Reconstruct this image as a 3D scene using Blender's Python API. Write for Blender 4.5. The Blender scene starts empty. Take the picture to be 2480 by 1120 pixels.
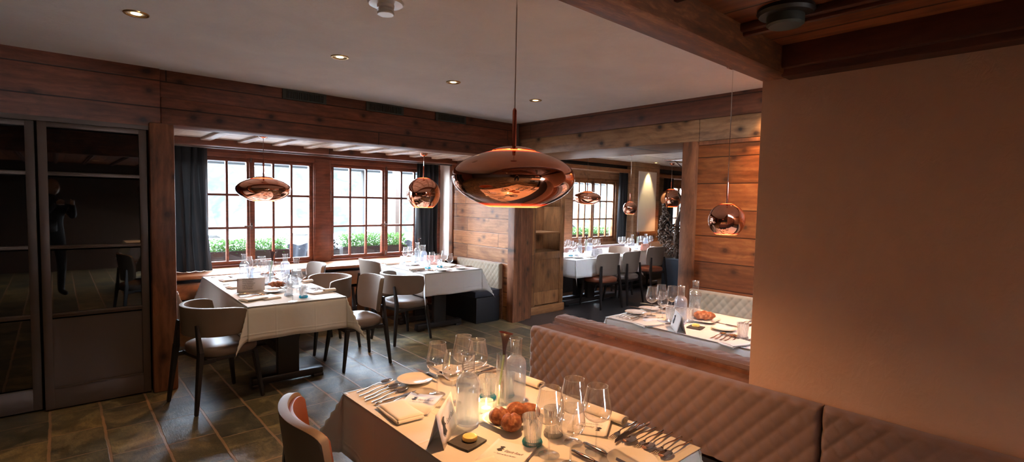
import bpy, bmesh, math, random
from mathutils import Vector, Matrix
random.seed(7)
C = bpy.context.scene.collection
D = bpy.data
PI = math.pi
def R(d): return math.radians(d)

# ------------------------------------------------------------------ camera
F_PX = 1248.43; YAW, PITCH, ROLL = R(48.408), R(3.240), R(1.123); EYE = Vector((0, 0, 1.62))
fwd = Vector((math.cos(YAW)*math.cos(PITCH), math.sin(YAW)*math.cos(PITCH), -math.sin(PITCH)))
_r = Vector((math.sin(YAW), -math.cos(YAW), 0)); _u = _r.cross(fwd)
rgt = _r*math.cos(ROLL) + _u*math.sin(ROLL); upv = _u*math.cos(ROLL) - _r*math.sin(ROLL)
cd = D.cameras.new('camera'); cam = D.objects.new('camera', cd); C.objects.link(cam)
cd.sensor_width = 36; cd.lens = F_PX*36/2480; cd.clip_start = .05; cd.clip_end = 200
m = Matrix((rgt, upv, -fwd)).transposed().to_4x4(); m.translation = EYE; cam.matrix_world = m
bpy.context.scene.camera = cam
def P(x, y, z):                       # where the sight line through a spot of the photo meets height z
    d = fwd*F_PX + rgt*(x-1240) - upv*(y-560); t = (z-EYE.z)/d.z
    return EYE + d*t

# ------------------------------------------------------------------ materials
def new_mat(name):
    m = D.materials.new(name); m.use_nodes = True; nt = m.node_tree
    for n in list(nt.nodes): nt.nodes.remove(n)
    out = nt.nodes.new('ShaderNodeOutputMaterial')
    return m, nt, out
class N:
    def __init__(s, nt): s.nt = nt
    def n(s, t, **k):
        o = s.nt.nodes.new('ShaderNode'+t)
        for a, v in k.items(): setattr(o, a, v)
        return o
    def set(s, sock, v):
        if hasattr(v, 'outputs'): v = v.outputs[0]
        if hasattr(v, 'is_linked'): s.nt.links.new(v, sock)
        else:
            if isinstance(v, tuple) and len(v) == 3 and sock.type == 'RGBA': v = (*v, 1)
            sock.default_value = v
    def math(s, op, a, b=0.0, c=0.0):
        o = s.n('Math', operation=op); s.set(o.inputs[0], a); s.set(o.inputs[1], b); s.set(o.inputs[2], c); return o.outputs[0]
    def ramp(s, fac, stops):
        o = s.n('ValToRGB'); s.set(o.inputs[0], fac); e = o.color_ramp.elements
        while len(e) < len(stops): e.new(.5)
        for q, (p, c) in zip(e, stops): q.position = p; q.color = (*c, 1) if len(c) == 3 else c
        return o.outputs[0]
    def mix(s, f, a, b, mode='MIX'):
        o = s.n('Mix', data_type='RGBA', blend_type=mode); s.set(o.inputs[0], f); s.set(o.inputs[6], a); s.set(o.inputs[7], b); return o.outputs[2]
    def noise(s, vec, scale, detail=4, rough=.55, dist=0):
        o = s.n('TexNoise'); s.set(o.inputs['Vector'], vec); s.set(o.inputs['Scale'], scale); s.set(o.inputs['Detail'], detail)
        s.set(o.inputs['Roughness'], rough); s.set(o.inputs['Distortion'], dist); return o.outputs[0]
    def pos(s): return s.n('TexCoord').outputs['Object']
    def sep(s, v):
        o = s.n('SeparateXYZ'); s.set(o.inputs[0], v); return o.outputs
    def comb(s, x, y, z):
        o = s.n('CombineXYZ'); s.set(o.inputs[0], x); s.set(o.inputs[1], y); s.set(o.inputs[2], z); return o.outputs[0]
    def bump(s, h, strength=.3, dist=.01):
        o = s.n('Bump'); s.set(o.inputs['Height'], h); s.set(o.inputs['Strength'], strength); s.set(o.inputs['Distance'], dist); return o.outputs[0]
    def bsdf(s, **k):
        o = s.n('BsdfPrincipled')
        for a, v in k.items(): s.set(o.inputs[a.replace('_', ' ')], v)
        return o.outputs[0]
def simple(name, col, rough=.5, metal=0, bumpscale=0, bumpstr=.2, var=0, bdist=.005, **k):
    m, nt, out = new_mat(name); q = N(nt); p = q.pos()
    c = (*col, 1)
    if var: c = q.mix(q.noise(p, 9, 3), tuple(v*(1-var) for v in col), tuple(min(1, v*(1+var)) for v in col))
    kw = dict(Base_Color=c, Roughness=rough, Metallic=metal); kw.update(k)
    if bumpscale: kw['Normal'] = q.bump(q.noise(p, bumpscale, 5), bumpstr, bdist)
    nt.links.new(q.bsdf(**kw), out.inputs[0]); return m

def wood(name, dark, mid, light, grain='X', plank='Z', width=.2, off=0., rough=.45, gap=.006, var=.55, length=2.3, knots=.5, stain=.6, fw=.34):
    """boards: grain runs along one axis, boards repeat along the other"""
    m, nt, out = new_mat(name); q = N(nt); x, y, z = q.sep(q.pos()); ax = dict(X=x, Y=y, Z=z)
    g = ax[grain]; w = ax[plank]; o = ax[[a for a in 'XYZ' if a not in (grain, plank)][0]]
    wv = q.math('ADD', q.math('DIVIDE', w, width), off+50); idx = q.math('FLOOR', wv); fr = q.math('FRACT', wv)
    rn = q.n('TexWhiteNoise', noise_dimensions='1D'); q.set(rn.inputs['W'], idx); rv = rn.outputs['Value']
    gl = q.math('ADD', q.math('DIVIDE', g, length), q.math('MULTIPLY', rv, 7.3)); gi = q.math('FLOOR', gl); gf = q.math('FRACT', gl)
    rn2 = q.n('TexWhiteNoise', noise_dimensions='2D'); q.set(rn2.inputs['Vector'], q.comb(idx, gi, 0)); r2 = rn2.outputs['Value']
    gg = q.math('ADD', g, q.math('MULTIPLY', r2, 9)); vec = q.comb(q.math('MULTIPLY', gg, .22), w, q.math('ADD', o, q.math('MULTIPLY', r2, 5)))
    fine = q.noise(vec, 42, 6, .7, .8); broad = q.noise(vec, 5, 4, .55, 1.8)
    ring = q.n('TexWave', wave_type='BANDS', bands_direction='Y'); q.set(ring.inputs['Vector'], vec); q.set(ring.inputs['Scale'], 7.0)
    q.set(ring.inputs['Distortion'], 7.0); q.set(ring.inputs['Detail'], 3.0); q.set(ring.inputs['Detail Scale'], 1.4)
    t = q.math('ADD', q.math('MULTIPLY', fine, fw), q.math('ADD', q.math('MULTIPLY', broad, .94-fw), q.math('MULTIPLY', ring.outputs[1], .07)))
    col = q.ramp(t, [(.28, dark), (.52, mid), (.75, light)])
    col = q.mix(1., col, q.ramp(r2, [(0, (1-var,)*3), (1, (1+var*.35,)*3)]), 'MULTIPLY')
    kv = q.n('TexVoronoi', feature='F1', voronoi_dimensions='2D'); q.set(kv.inputs['Vector'], q.comb(q.math('MULTIPLY', gg, .75), q.math('ADD', w, q.math('MULTIPLY', fine, .02)), 0)); q.set(kv.inputs['Scale'], 3.6)
    kn = q.ramp(q.math('ADD', kv.outputs['Distance'], q.math('MULTIPLY', broad, .08)), [(.08, (1, 1, 1)), (.12, (.55, .55, .55)), (.22, (0, 0, 0))])
    col = q.mix(q.math('MULTIPLY', kn, knots), col, tuple(v*.25 for v in dark))
    st = q.noise(q.comb(q.math('MULTIPLY', gg, .55), w, o), 3.4, 4, .6, 2.2); col = q.mix(q.ramp(st, [(.55, (0, 0, 0)), (.72, (stain,)*3)]), col, tuple(v*.35 for v in mid))
    seam = q.math('MINIMUM', q.math('MULTIPLY', q.math('MINIMUM', fr, q.math('SUBTRACT', 1, fr)), width), q.math('MULTIPLY', q.math('MINIMUM', gf, q.math('SUBTRACT', 1, gf)), length))
    sm = q.ramp(q.math('DIVIDE', seam, gap), [(.2, (0, 0, 0)), (.9, (1, 1, 1))])
    col = q.mix(sm, tuple(v*.22 for v in dark), col)
    h = q.math('ADD', q.math('MULTIPLY', fine, .3), sm)
    nt.links.new(q.bsdf(Base_Color=col, Roughness=q.math('ADD', rough-.1, q.math('MULTIPLY', fine, .25)), Normal=q.bump(h, .45, .004)), out.inputs[0])
    return m

def thin_glass(name, tint=(1, 1, 1), refl=.5, rough=0., ribs=0, ior=1.45, base_opacity=0.0, opacity_col=(.9, .9, .9)):
    m, nt, out = new_mat(name); q = N(nt)
    tr = q.n('BsdfTransparent'); q.set(tr.inputs[0], tint)
    gl = q.n('BsdfGlossy'); q.set(gl.inputs['Roughness'], rough); q.set(gl.inputs[0], (1, 1, 1))
    nrm = None
    if ribs:
        x, y, z = q.sep(q.pos()); ang = q.math('ARCTAN2', y, x); w = q.math('SINE', q.math('MULTIPLY', ang, float(ribs)))
        nrm = q.bump(w, 1., .004); q.set(gl.inputs['Normal'], nrm)
    fr = q.n('Fresnel'); geo = q.n('NewGeometry')
    q.set(fr.inputs[0], q.math('ADD', q.math('MULTIPLY', geo.outputs['Backfacing'], 1/ior-ior), ior))
    if nrm is not None: q.set(fr.inputs['Normal'], nrm)
    fac = q.math('MINIMUM', q.math('MULTIPLY', fr.outputs[0], refl*2), 1)
    mx = q.n('MixShader'); q.set(mx.inputs[0], fac); nt.links.new(tr.outputs[0], mx.inputs[1]); nt.links.new(gl.outputs[0], mx.inputs[2])
    last = mx.outputs[0]
    if base_opacity:
        df = q.n('BsdfDiffuse'); q.set(df.inputs[0], opacity_col); tl = q.n('BsdfTranslucent'); q.set(tl.inputs[0], opacity_col)
        m1 = q.n('MixShader'); q.set(m1.inputs[0], .5); nt.links.new(df.outputs[0], m1.inputs[1]); nt.links.new(tl.outputs[0], m1.inputs[2])
        m2 = q.n('MixShader')
        if ribs:
            q.set(m2.inputs[0], q.math('MULTIPLY', q.math('MULTIPLY_ADD', w, .5, .5), base_opacity))
        else: q.set(m2.inputs[0], base_opacity)
        nt.links.new(last, m2.inputs[1]); nt.links.new(m1.outputs[0], m2.inputs[2]); last = m2.outputs[0]
    nt.links.new(last, out.inputs[0]); return m

def emit(name, col, s):
    m, nt, out = new_mat(name); q = N(nt); e = q.n('Emission'); q.set(e.inputs[0], col); e.inputs[1].default_value = s
    nt.links.new(e.outputs[0], out.inputs[0]); return m

M = {}
RD, RM, RL = (.065, .018, .009), (.19, .058, .028), (.34, .115, .055)
M['frieze'] = wood('red_brown_beam_wood', RD, RM, RL, 'X', 'Z', .215, .20, .5, .008, .3, 5.1, .9, fw=.45)
M['farwall'] = simple('dark_brown_far_wall', (.035, .018, .012), .7, bumpscale=8, var=.3)
M['frieze_y'] = wood('brown_beam_wood', (.07, .024, .012), (.21, .075, .036), (.34, .135, .066), 'Y', 'Z', .2, .0, .5, .006, .35, 4.2, .85)
M['post'] = wood('red_post_wood', (.06, .020, .009), (.23, .080, .032), (.40, .155, .066), 'Z', 'X', .6, .3, .45, .003, .2, 6, .8)
M['panel_y'] = wood('golden_panel_wood', (.15, .032, .008), (.33, .092, .024), (.54, .19, .055), 'Y', 'Z', .245, .55, .38, .007, .45, 1.7, .8)
M['plank_wall'] = wood('pale_knotty_plank', (.18, .055, .018), (.42, .17, .06), (.60, .29, .12), 'Y', 'Z', .2, .1, .42, .006, .4, 1.35, .8)
M['cab'] = wood('oak_cabinet_wood', (.12, .042, .013), (.26, .105, .036), (.38, .175, .068), 'Z', 'X', .9, .3, .4, .003, .2, 6, .6)
M['cab_h'] = wood('oak_rail_wood', (.12, .042, .013), (.26, .105, .036), (.38, .175, .068), 'X', 'Z', .9, .3, .4, .003, .2, 6, .3)
M['winwood'] = wood('window_frame_wood', (.075, .020, .010), (.19, .055, .028), (.31, .10, .05), 'X', 'Z', .9, .4, .38, .002, .15, 9, .15)
M['bayceil'] = wood('bay_ceiling_board', (.50, .42, .34), (.74, .66, .57), (.84, .77, .70), 'X', 'Y', .33, .2, .4, .004, .2, 5, .25)
M['batten'] = wood('bay_batten_wood', (.40, .30, .22), (.62, .50, .40), (.76, .66, .56), 'Y', 'X', .9, .2, .35, .002, .15, 9, .2)
M['sill'] = wood('sill_wood', (.25, .09, .035), (.45, .19, .08), (.6, .3, .14), 'X', 'Y', .9, .2, .3, .002, .15, 9, .4)
M['ceilwood'] = wood('dark_ceiling_board', (.06, .015, .006), (.24, .065, .022), (.40, .13, .048), 'Y', 'X', .19, .2, .5, .008, .35, 3., .4)
M['beam_x'] = wood('weathered_beam_wood', (.022, .007, .003), (.17, .056, .021), (.48, .20, .085), 'X', 'Y', .9, .2, .52, .002, .2, 9, .6, fw=.66)
M['beam_dark'] = wood('dark_red_beam', (.03, .009, .006), (.10, .028, .016), (.18, .055, .03), 'Y', 'X', .9, .2, .5, .002, .2, 9, .3)
M['board'] = wood('bench_top_board', (.09, .03, .014), (.22, .085, .04), (.33, .14, .07), 'Y', 'X', .5, .2, .3, .002, .1, 9, .4)
M['ledge'] = wood('far_wood', (.2, .10, .05), (.34, .18, .09), (.46, .26, .14), 'X', 'Z', .35, .1, .4, .004, .2, 4, .4)
M['legs'] = simple('black_brown_leg', (.014, .010, .009), .38, bumpscale=90, bumpstr=.05)
M['leather'] = simple('taupe_leather', (.18, .128, .092), .55, bumpscale=220, bumpstr=.12, var=.08, bdist=.002)
M['leather_seat'] = simple('brown_seat_leather', (.16, .115, .09), .45, bumpscale=200, bumpstr=.15, var=.1, bdist=.002)
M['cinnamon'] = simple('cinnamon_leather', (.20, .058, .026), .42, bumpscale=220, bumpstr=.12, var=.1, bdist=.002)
M['piping'] = simple('pale_piping', (.42, .33, .27), .45)
M['velvet'] = simple('greige_velvet', (.27, .185, .18), .85, bumpscale=260, bumpstr=.25, var=.18, bdist=.003, Sheen_Weight=.5, Sheen_Roughness=.4)
M['velvet_light'] = simple('cream_velvet', (.36, .29, .205), .85, bumpscale=260, bumpstr=.2, var=.1, bdist=.003, Sheen_Weight=.3)
M['navy'] = simple('dark_seat_cover', (.022, .022, .03), .6, bumpscale=150)
M['black'] = simple('black_paint', (.012, .011, .012), .5)
M['blackmetal'] = simple('bronze_black_steel', (.12, .085, .07), .42, .3, bumpscale=300, bumpstr=.1)
M['steel'] = simple('polished_cutlery_steel', (.62, .57, .54), .12, 1.)
M['chrome'] = simple('chrome', (.75, .74, .74), .1, 1.)
M['porcelain'] = simple('white_porcelain', (.80, .77, .72), .12)
M['paper'] = simple('white_card', (.84, .80, .80), .65)
M['pink'] = simple('pink_card', (.85, .55, .52), .65)
M['ink'] = simple('dark_ink', (.03, .028, .04), .7)
M['napkin'] = simple('cream_napkin', (.80, .74, .66), .75, bumpscale=260, bumpstr=.1)
M['ink_light'] = simple('grey_ink', (.30, .28, .30), .7)
M['slate'] = simple('black_slate', (.035, .03, .03), .6, bumpscale=50, bumpstr=.5)
M['butter'] = simple('yellow_butter', (.86, .62, .16), .4, Subsurface_Weight=.1)
M['wax'] = simple('white_wax', (.9, .85, .75), .5)
M['stem'] = simple('green_flower_stem', (.20, .30, .06), .4)
M['calla'] = simple('dark_maroon_petal', (.03, .004, .006), .35, bumpscale=30, bumpstr=.1)
M['drift'] = simple('driftwood_bark', (.075, .042, .025), .8, bumpscale=30, bumpstr=.6, var=.4)
M['planter'] = simple('blue_grey_planter', (.045, .06, .08), .55, bumpscale=60, bumpstr=.1)
M['rust'] = simple('brown_planter', (.014, .008, .007), .6, var=.2, bumpscale=20)
M['grille'] = simple('grey_green_grille', (.045, .055, .05), .5)
M['white_metal'] = simple('satin_white_trim', (.55, .53, .50), .3, .4)
M['skin'] = simple('skin', (.50, .28, .18), .5)
M['hair'] = simple('fair_hair', (.42, .20, .09), .6)
M['cloth_dark'] = simple('black_clothes', (.012, .012, .015), .8)
M['denim'] = simple('dark_denim', (.03, .035, .05), .8)
M['gold'] = simple('brass', (.6, .38, .14), .3, 1.)
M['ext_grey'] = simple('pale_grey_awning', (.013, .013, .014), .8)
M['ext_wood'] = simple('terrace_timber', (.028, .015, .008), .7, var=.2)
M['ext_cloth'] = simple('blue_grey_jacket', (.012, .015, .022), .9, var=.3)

# copper, plaster, stone, cloth, curtain, bread, leaves, water ------------------
m, nt, out = new_mat('copper_mirror'); q = N(nt)
nt.links.new(q.bsdf(Base_Color=(.66, .33, .225), Metallic=1., Roughness=.03), out.inputs[0]); M['copper'] = m
m, nt, out = new_mat('copper_satin'); q = N(nt)
nt.links.new(q.bsdf(Base_Color=(.55, .17, .11), Metallic=1., Roughness=.22), out.inputs[0]); M['copper2'] = m
def plaster(name, a, b, s=.35):
    m, nt, out = new_mat(name); q = N(nt); p = q.pos(); x, y, z = q.sep(p)
    n1 = q.noise(q.comb(q.math('MULTIPLY', x, 1.), q.math('MULTIPLY', y, 1.), q.math('MULTIPLY', z, 1.)), 2.2, 5, .6, .4)
    n2 = q.noise(q.comb(q.math('MULTIPLY', x, .5), q.math('MULTIPLY', y, 1.5), z), 22, 4, .6, 1.)
    c = q.mix(q.ramp(n1, [(.35, (0, 0, 0)), (.7, (1, 1, 1))]), a, b)
    nt.links.new(q.bsdf(Base_Color=c, Roughness=.9, Normal=q.bump(q.math('ADD', n2, q.math('MULTIPLY', n1, .8)), s, .012)), out.inputs[0]); return m
M['plaster_c'] = plaster('ceiling_plaster', (.76, .73, .725), (.84, .81, .80))
M['plaster_w'] = plaster('warm_wall_plaster', (.68, .43, .315), (.75, .50, .375), .2)  # reddened: the pendant's red glow is put into the wall colour
M['plaster_white'] = plaster('white_plaster', (.74, .70, .64), (.80, .76, .70), .2)

m, nt, out = new_mat('slate_floor_tiles'); q = N(nt); x, y, z = q.sep(q.pos())
warp = q.noise(q.pos(), 5, 3)
wx = q.math('ADD', x, q.math('MULTIPLY_ADD', warp, .018, -.009)); wy = q.math('ADD', y, q.math('MULTIPLY_ADD', q.noise(q.comb(y, x, 3.), 5, 3), .018, -.009))
def tile(n_ang):
    row = q.math('DIVIDE', q.math('ADD', wx, 10-.25+.28*.0), .285); ri = q.math('FLOOR', row); rf = q.math('FRACT', row)
    wn = q.n('TexWhiteNoise', noise_dimensions='1D'); q.set(wn.inputs['W'], ri)
    L = q.math('MULTIPLY_ADD', wn.outputs['Value'], .16, .36)
    cc = q.math('DIVIDE', q.math('ADD', wy, q.math('MULTIPLY_ADD', wn.outputs['Value'], 3.1, 10)), L); ci = q.math('FLOOR', cc); cf = q.math('FRACT', cc)
    dx = q.math('MULTIPLY', q.math('MINIMUM', rf, q.math('SUBTRACT', 1, rf)), .285)
    dy = q.math('MULTIPLY', q.math('MINIMUM', cf, q.math('SUBTRACT', 1, cf)), L)
    return ri, ci, dx, dy
ri, ci, dx, dy = tile(0)
d = q.math('MINIMUM', q.math('MULTIPLY', dx, .75), q.math('MULTIPLY', dy, 1.45))
g = q.ramp(q.math('DIVIDE', d, .010), [(.45, (0, 0, 0)), (.75, (1, 1, 1))])
tn = q.n('TexWhiteNoise', noise_dimensions='2D'); q.set(tn.inputs['Vector'], q.comb(ri, ci, 0)); tv = tn.outputs['Value']
big = q.noise(q.comb(x, y, q.math('MULTIPLY', tv, 30)), 4, 5, .6, 1.2); fin = q.noise(q.comb(q.math('MULTIPLY', x, 3), y, q.math('MULTIPLY', tv, 30)), 26, 6, .7, 1.)
base = q.ramp(q.math('ADD', q.math('MULTIPLY', big, .65), q.math('MULTIPLY', fin, .35)), [(.34, (.045, .042, .032)), (.5, (.13, .112, .072)), (.66, (.32, .26, .155))])
base = q.mix(1., base, q.ramp(tv, [(0, (.65, .68, .75)), (.5, (1, .97, .88)), (1, (1.45, 1.3, .95))]), 'MULTIPLY')
grout = q.mix(big, (.26, .15, .085), (.50, .31, .18))
col = q.mix(g, grout, base)
h = q.math('ADD', q.math('MULTIPLY', g, .7), q.math('ADD', q.math('MULTIPLY', fin, .55), q.math('MULTIPLY', big, .8)))
nt.links.new(q.bsdf(Base_Color=col, Roughness=q.ramp(q.math('ADD', q.math('MULTIPLY', fin, .6), q.math('MULTIPLY', big, .4)), [(.2, (.22,)*3), (.8, (.46,)*3)]), Normal=q.bump(h, .5, .006), Specular_IOR_Level=.6), out.inputs[0])
M['stone'] = m

m, nt, out = new_mat('white_linen'); q = N(nt); p = q.pos(); x, y, z = q.sep(p)
def crease(c, o):
    f = q.math('ABSOLUTE', q.math('SUBTRACT', q.math('FRACT', q.math('ADD', q.math('DIVIDE', c, .31), o)), .5)); return q.ramp(f, [(0, (1, 1, 1)), (.03, (0, 0, 0))])
cr = q.math('ADD', crease(x, .1), q.math('ADD', crease(y, .45), crease(z, .2)))
wv = q.noise(p, 7, 2); fine = q.noise(p, 500, 2)
bs = q.bsdf(Base_Color=(.80, .77, .73), Roughness=.8, Normal=q.bump(q.math('ADD', q.math('MULTIPLY', cr, .5), q.math('ADD', q.math('MULTIPLY', wv, 1.3), q.math('MULTIPLY', fine, .04))), .35, .01))
tl = q.n('BsdfTranslucent'); q.set(tl.inputs[0], (.75, .68, .55)); mx = q.n('MixShader'); mx.inputs[0].default_value = .15
nt.links.new(bs, mx.inputs[1]); nt.links.new(tl.outputs[0], mx.inputs[2]); nt.links.new(mx.outputs[0], out.inputs[0]); M['linen'] = m

m, nt, out = new_mat('navy_curtain'); q = N(nt)
bs = q.bsdf(Base_Color=(.017, .0155, .016), Roughness=.9, Normal=q.bump(q.noise(q.pos(), 300, 2), .2, .002)); tl = q.n('BsdfTranslucent'); q.set(tl.inputs[0], (.014, .013, .013))
mx = q.n('MixShader'); mx.inputs[0].default_value = .25; nt.links.new(bs, mx.inputs[1]); nt.links.new(tl.outputs[0], mx.inputs[2]); nt.links.new(mx.outputs[0], out.inputs[0]); M['curtain'] = m

m, nt, out = new_mat('crusty_bread'); q = N(nt); p = q.pos()
n1 = q.noise(p, 45, 5, .6); c = q.ramp(n1, [(.32, (.13, .032, .010)), (.52, (.27, .085, .030)), (.72, (.52, .26, .13))])
nt.links.new(q.bsdf(Base_Color=c, Roughness=.65, Normal=q.bump(q.noise(p, 130, 5), .5, .003)), out.inputs[0]); M['bread'] = m
m, nt, out = new_mat('green_leaves'); q = N(nt)
bs = q.bsdf(Base_Color=q.ramp(q.noise(q.pos(), 8, 2), [(.3, (.02, .05, .010)), (.7, (.034, .072, .017))]), Roughness=.6); tl = q.n('BsdfTranslucent'); q.set(tl.inputs[0], (.045, .10, .02))
mx = q.n('MixShader'); mx.inputs[0].default_value = .5; nt.links.new(bs, mx.inputs[1]); nt.links.new(tl.outputs[0], mx.inputs[2]); nt.links.new(mx.outputs[0], out.inputs[0]); M['leaf'] = m
M['leaf2'] = simple('pale_leaves', (.03, .042, .036), .7, var=.3)
m, nt, out = new_mat('hillside'); q = N(nt); p = q.pos()
c = q.ramp(q.noise(p, .42, 5, .6, .5), [(.36, (.030, .030, .030)), (.47, (.019, .020, .020)), (.53, (.006, .011, .008)), (.60, (.020, .021, .021)), (.7, (.030, .031, .031))])
nt.links.new(q.bsdf(Base_Color=c, Roughness=1.), out.inputs[0]); M['hill'] = m
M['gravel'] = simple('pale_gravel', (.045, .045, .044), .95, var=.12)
M['dark_floor'] = simple('dark_polished_floor', (.035, .027, .025), .33, bumpscale=12, bumpstr=.15, var=.3, bdist=.004)
M['dglass'] = simple('dark_door_glass', (.004, .004, .005), .02, IOR=1.95)

M['window_glass'] = thin_glass('window_pane_glass', (.97, .98, .98), .35)
M['glass'] = thin_glass('clear_wine_glass', (.94, .94, .94), 1.3, ior=1.6, base_opacity=.02)
M['glass_thick'] = thin_glass('clear_stem_glass', (.93, .94, .95), 1.0, .01, ior=1.6)
M['ribbed'] = thin_glass('ribbed_tumbler_glass', (.90, .92, .93), 1.0, .03, 36, 1.5, .22)
M['blue'] = thin_glass('turquoise_pebbled_glass', (.10, .62, .72), .8, .15, 60, 1.6, .55, (.02, .42, .55))
M['pebble'] = thin_glass('clear_pebbled_glass', (.70, .72, .74), 1., .15, 60, 1.7, .5, (.6, .62, .64))
M['carafe'] = thin_glass('carafe_glass', (.92, .94, .95), 1.3, .01, ior=1.6, base_opacity=.03)
M['water'] = thin_glass('still_water', (.86, .90, .93), .8, .03, ior=1.4, base_opacity=.06)
M['misty'] = thin_glass('misted_carafe_glass', (.9, .93, .95), .8, .15, ior=1.5, base_opacity=.20, opacity_col=(.80, .80, .92))
M['bulb'] = emit('lit_bulb', (1, .62, .28), 14)
M['down'] = emit('downlight_lamp', (1, .66, .25), 3.)
M['flame'] = emit('candle_flame', (1, .6, .2), 10)
# painted emission near both openings stands in for lamp light through the shade
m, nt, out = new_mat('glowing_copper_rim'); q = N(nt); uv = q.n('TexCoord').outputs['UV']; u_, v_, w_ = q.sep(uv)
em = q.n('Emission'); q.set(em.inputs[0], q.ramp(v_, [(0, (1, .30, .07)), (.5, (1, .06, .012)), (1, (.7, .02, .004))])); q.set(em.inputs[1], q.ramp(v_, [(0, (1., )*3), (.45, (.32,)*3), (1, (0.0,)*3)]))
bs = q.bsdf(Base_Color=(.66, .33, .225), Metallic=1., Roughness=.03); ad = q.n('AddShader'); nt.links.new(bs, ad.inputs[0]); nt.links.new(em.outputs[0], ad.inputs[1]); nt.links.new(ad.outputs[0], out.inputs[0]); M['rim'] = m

# ------------------------------------------------------------------ mesh builder
class B:
    def __init__(s): s.bm = bmesh.new(); s.uvl = s.bm.loops.layers.uv.new('UVMap')
    def box(s, x0, x1, y0, y1, z0, z1, bev=0.):
        v = [s.bm.verts.new((x, y, z)) for x in (x0, x1) for y in (y0, y1) for z in (z0, z1)]
        f = [s.bm.faces.new([v[i] for i in q]) for q in ((0, 1, 3, 2), (4, 6, 7, 5), (0, 4, 5, 1), (2, 3, 7, 6), (0, 2, 6, 4), (1, 5, 7, 3))]
        if bev:
            es = list({e for q in f for e in q.edges}); bmesh.ops.bevel(s.bm, geom=es, offset=bev, segments=2, affect='EDGES', profile=.5)
        return s
    def lathe(s, prof, seg=32, cx=0, cy=0, cz=0, uv=None):
        rings = []
        for r, z in prof:
            if r < 1e-5: rings.append([s.bm.verts.new((cx, cy, cz+z))])
            else: rings.append([s.bm.verts.new((cx+r*math.cos(2*PI*i/seg), cy+r*math.sin(2*PI*i/seg), cz+z)) for i in range(seg)])
        n = len(prof)
        for k in range(n-1):
            a, b = rings[k], rings[k+1]; va, vb = (k/(n-1), (k+1)/(n-1))
            for i in range(seg):
                j = (i+1) % seg
                if len(a) == 1 and len(b) == 1: continue
                if len(a) == 1: f = s.bm.faces.new((a[0], b[j], b[i])); vs = (va, vb, vb)
                elif len(b) == 1: f = s.bm.faces.new((a[i], a[j], b[0])); vs = (va, va, vb)
                else: f = s.bm.faces.new((a[i], a[j], b[j], b[i])); vs = (va, va, vb, vb)
                for l, vv in zip(f.loops, vs): l[s.uvl].uv = (i/seg, vv)
        return s
    def tube(s, pts, rad, seg=10, cap=True, flat=1.):
        pts = [Vector(p) for p in pts]; rad = rad if isinstance(rad, (list, tuple)) else [rad]*len(pts)
        rings = []; ref = Vector((0, 0, 1))
        t0 = (pts[1]-pts[0]).normalized()
        if abs(t0.dot(ref)) > .95: ref = Vector((1, 0, 0))
        a = t0.cross(ref).normalized()
        for i, p in enumerate(pts):
            t = (pts[min(i+1, len(pts)-1)]-pts[max(i-1, 0)]).normalized(); a = (a - t*a.dot(t)).normalized(); b = t.cross(a)
            rings.append([s.bm.verts.new(p + (a*math.cos(2*PI*k/seg) + b*math.sin(2*PI*k/seg)*flat)*rad[i]) for k in range(seg)])
        for k in range(len(rings)-1):
            for i in range(seg): s.bm.faces.new((rings[k][i], rings[k][(i+1) % seg], rings[k+1][(i+1) % seg], rings[k+1][i]))
        if cap: s.bm.faces.new(rings[0][::-1]); s.bm.faces.new(rings[-1])
        return s
    def bar(s, p0, p1, w0, d0, w1, d1, side=(0, 1, 0)):     # tapered square leg
        p0, p1 = Vector(p0), Vector(p1); sd = Vector(side); t = (p1-p0).normalized(); a = (sd - t*sd.dot(t)).normalized(); b = t.cross(a)
        r = [[s.bm.verts.new(p + a*sx*w/2 + b*sy*d/2) for sx, sy in ((-1, -1), (1, -1), (1, 1), (-1, 1))] for p, w, d in ((p0, w0, d0), (p1, w1, d1))]
        fs = [s.bm.faces.new((r[0][i], r[0][(i+1) % 4], r[1][(i+1) % 4], r[1][i])) for i in range(4)]
        fs += [s.bm.faces.new(r[0][::-1]), s.bm.faces.new(r[1])]
        bmesh.ops.bevel(s.bm, geom=list({e for f in fs for e in f.edges}), offset=min(w0, d0, w1, d1)*.18, segments=2, affect='EDGES'); return s
    def grid(s, nu, nv, fn, wrap=False):
        g = [[s.bm.verts.new(fn(i/nu, j/nv)) for i in range(nu+1)] for j in range(nv+1)]
        for j in range(nv):
            for i in range(nu):
                f = s.bm.faces.new((g[j][i], g[j][i+1], g[j+1][i+1], g[j+1][i]))
                for l, (a, b) in zip(f.loops, ((i, j), (i+1, j), (i+1, j+1), (i, j+1))): l[s.uvl].uv = (a/nu, b/nv)
        return g
    def poly(s, pts, h=0., z=0.):
        lo = [s.bm.verts.new((x, y, z)) for x, y in pts]
        if h:
            hi = [s.bm.verts.new((x, y, z+h)) for x, y in pts]; s.bm.faces.new(hi); s.bm.faces.new(lo[::-1])
            for i in range(len(pts)): j = (i+1) % len(pts); s.bm.faces.new((lo[i], lo[j], hi[j], hi[i]))
        else: s.bm.faces.new(lo)
        return s
    def ball(s, c, r, sc=(1, 1, 1), seg=14, noise=0.):
        m0 = Matrix.Translation(c) @ Matrix.Diagonal((*[r*k for k in sc], 1))
        res = bmesh.ops.create_uvsphere(s.bm, u_segments=seg, v_segments=max(6, seg*2//3), radius=1, matrix=m0)
        if noise:
            for v in res['verts']: v.co += (v.co-Vector(c))*random.uniform(-noise, noise)
        return s
    def xf(s, mat): bmesh.ops.transform(s.bm, matrix=mat, verts=s.bm.verts); return s
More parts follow.
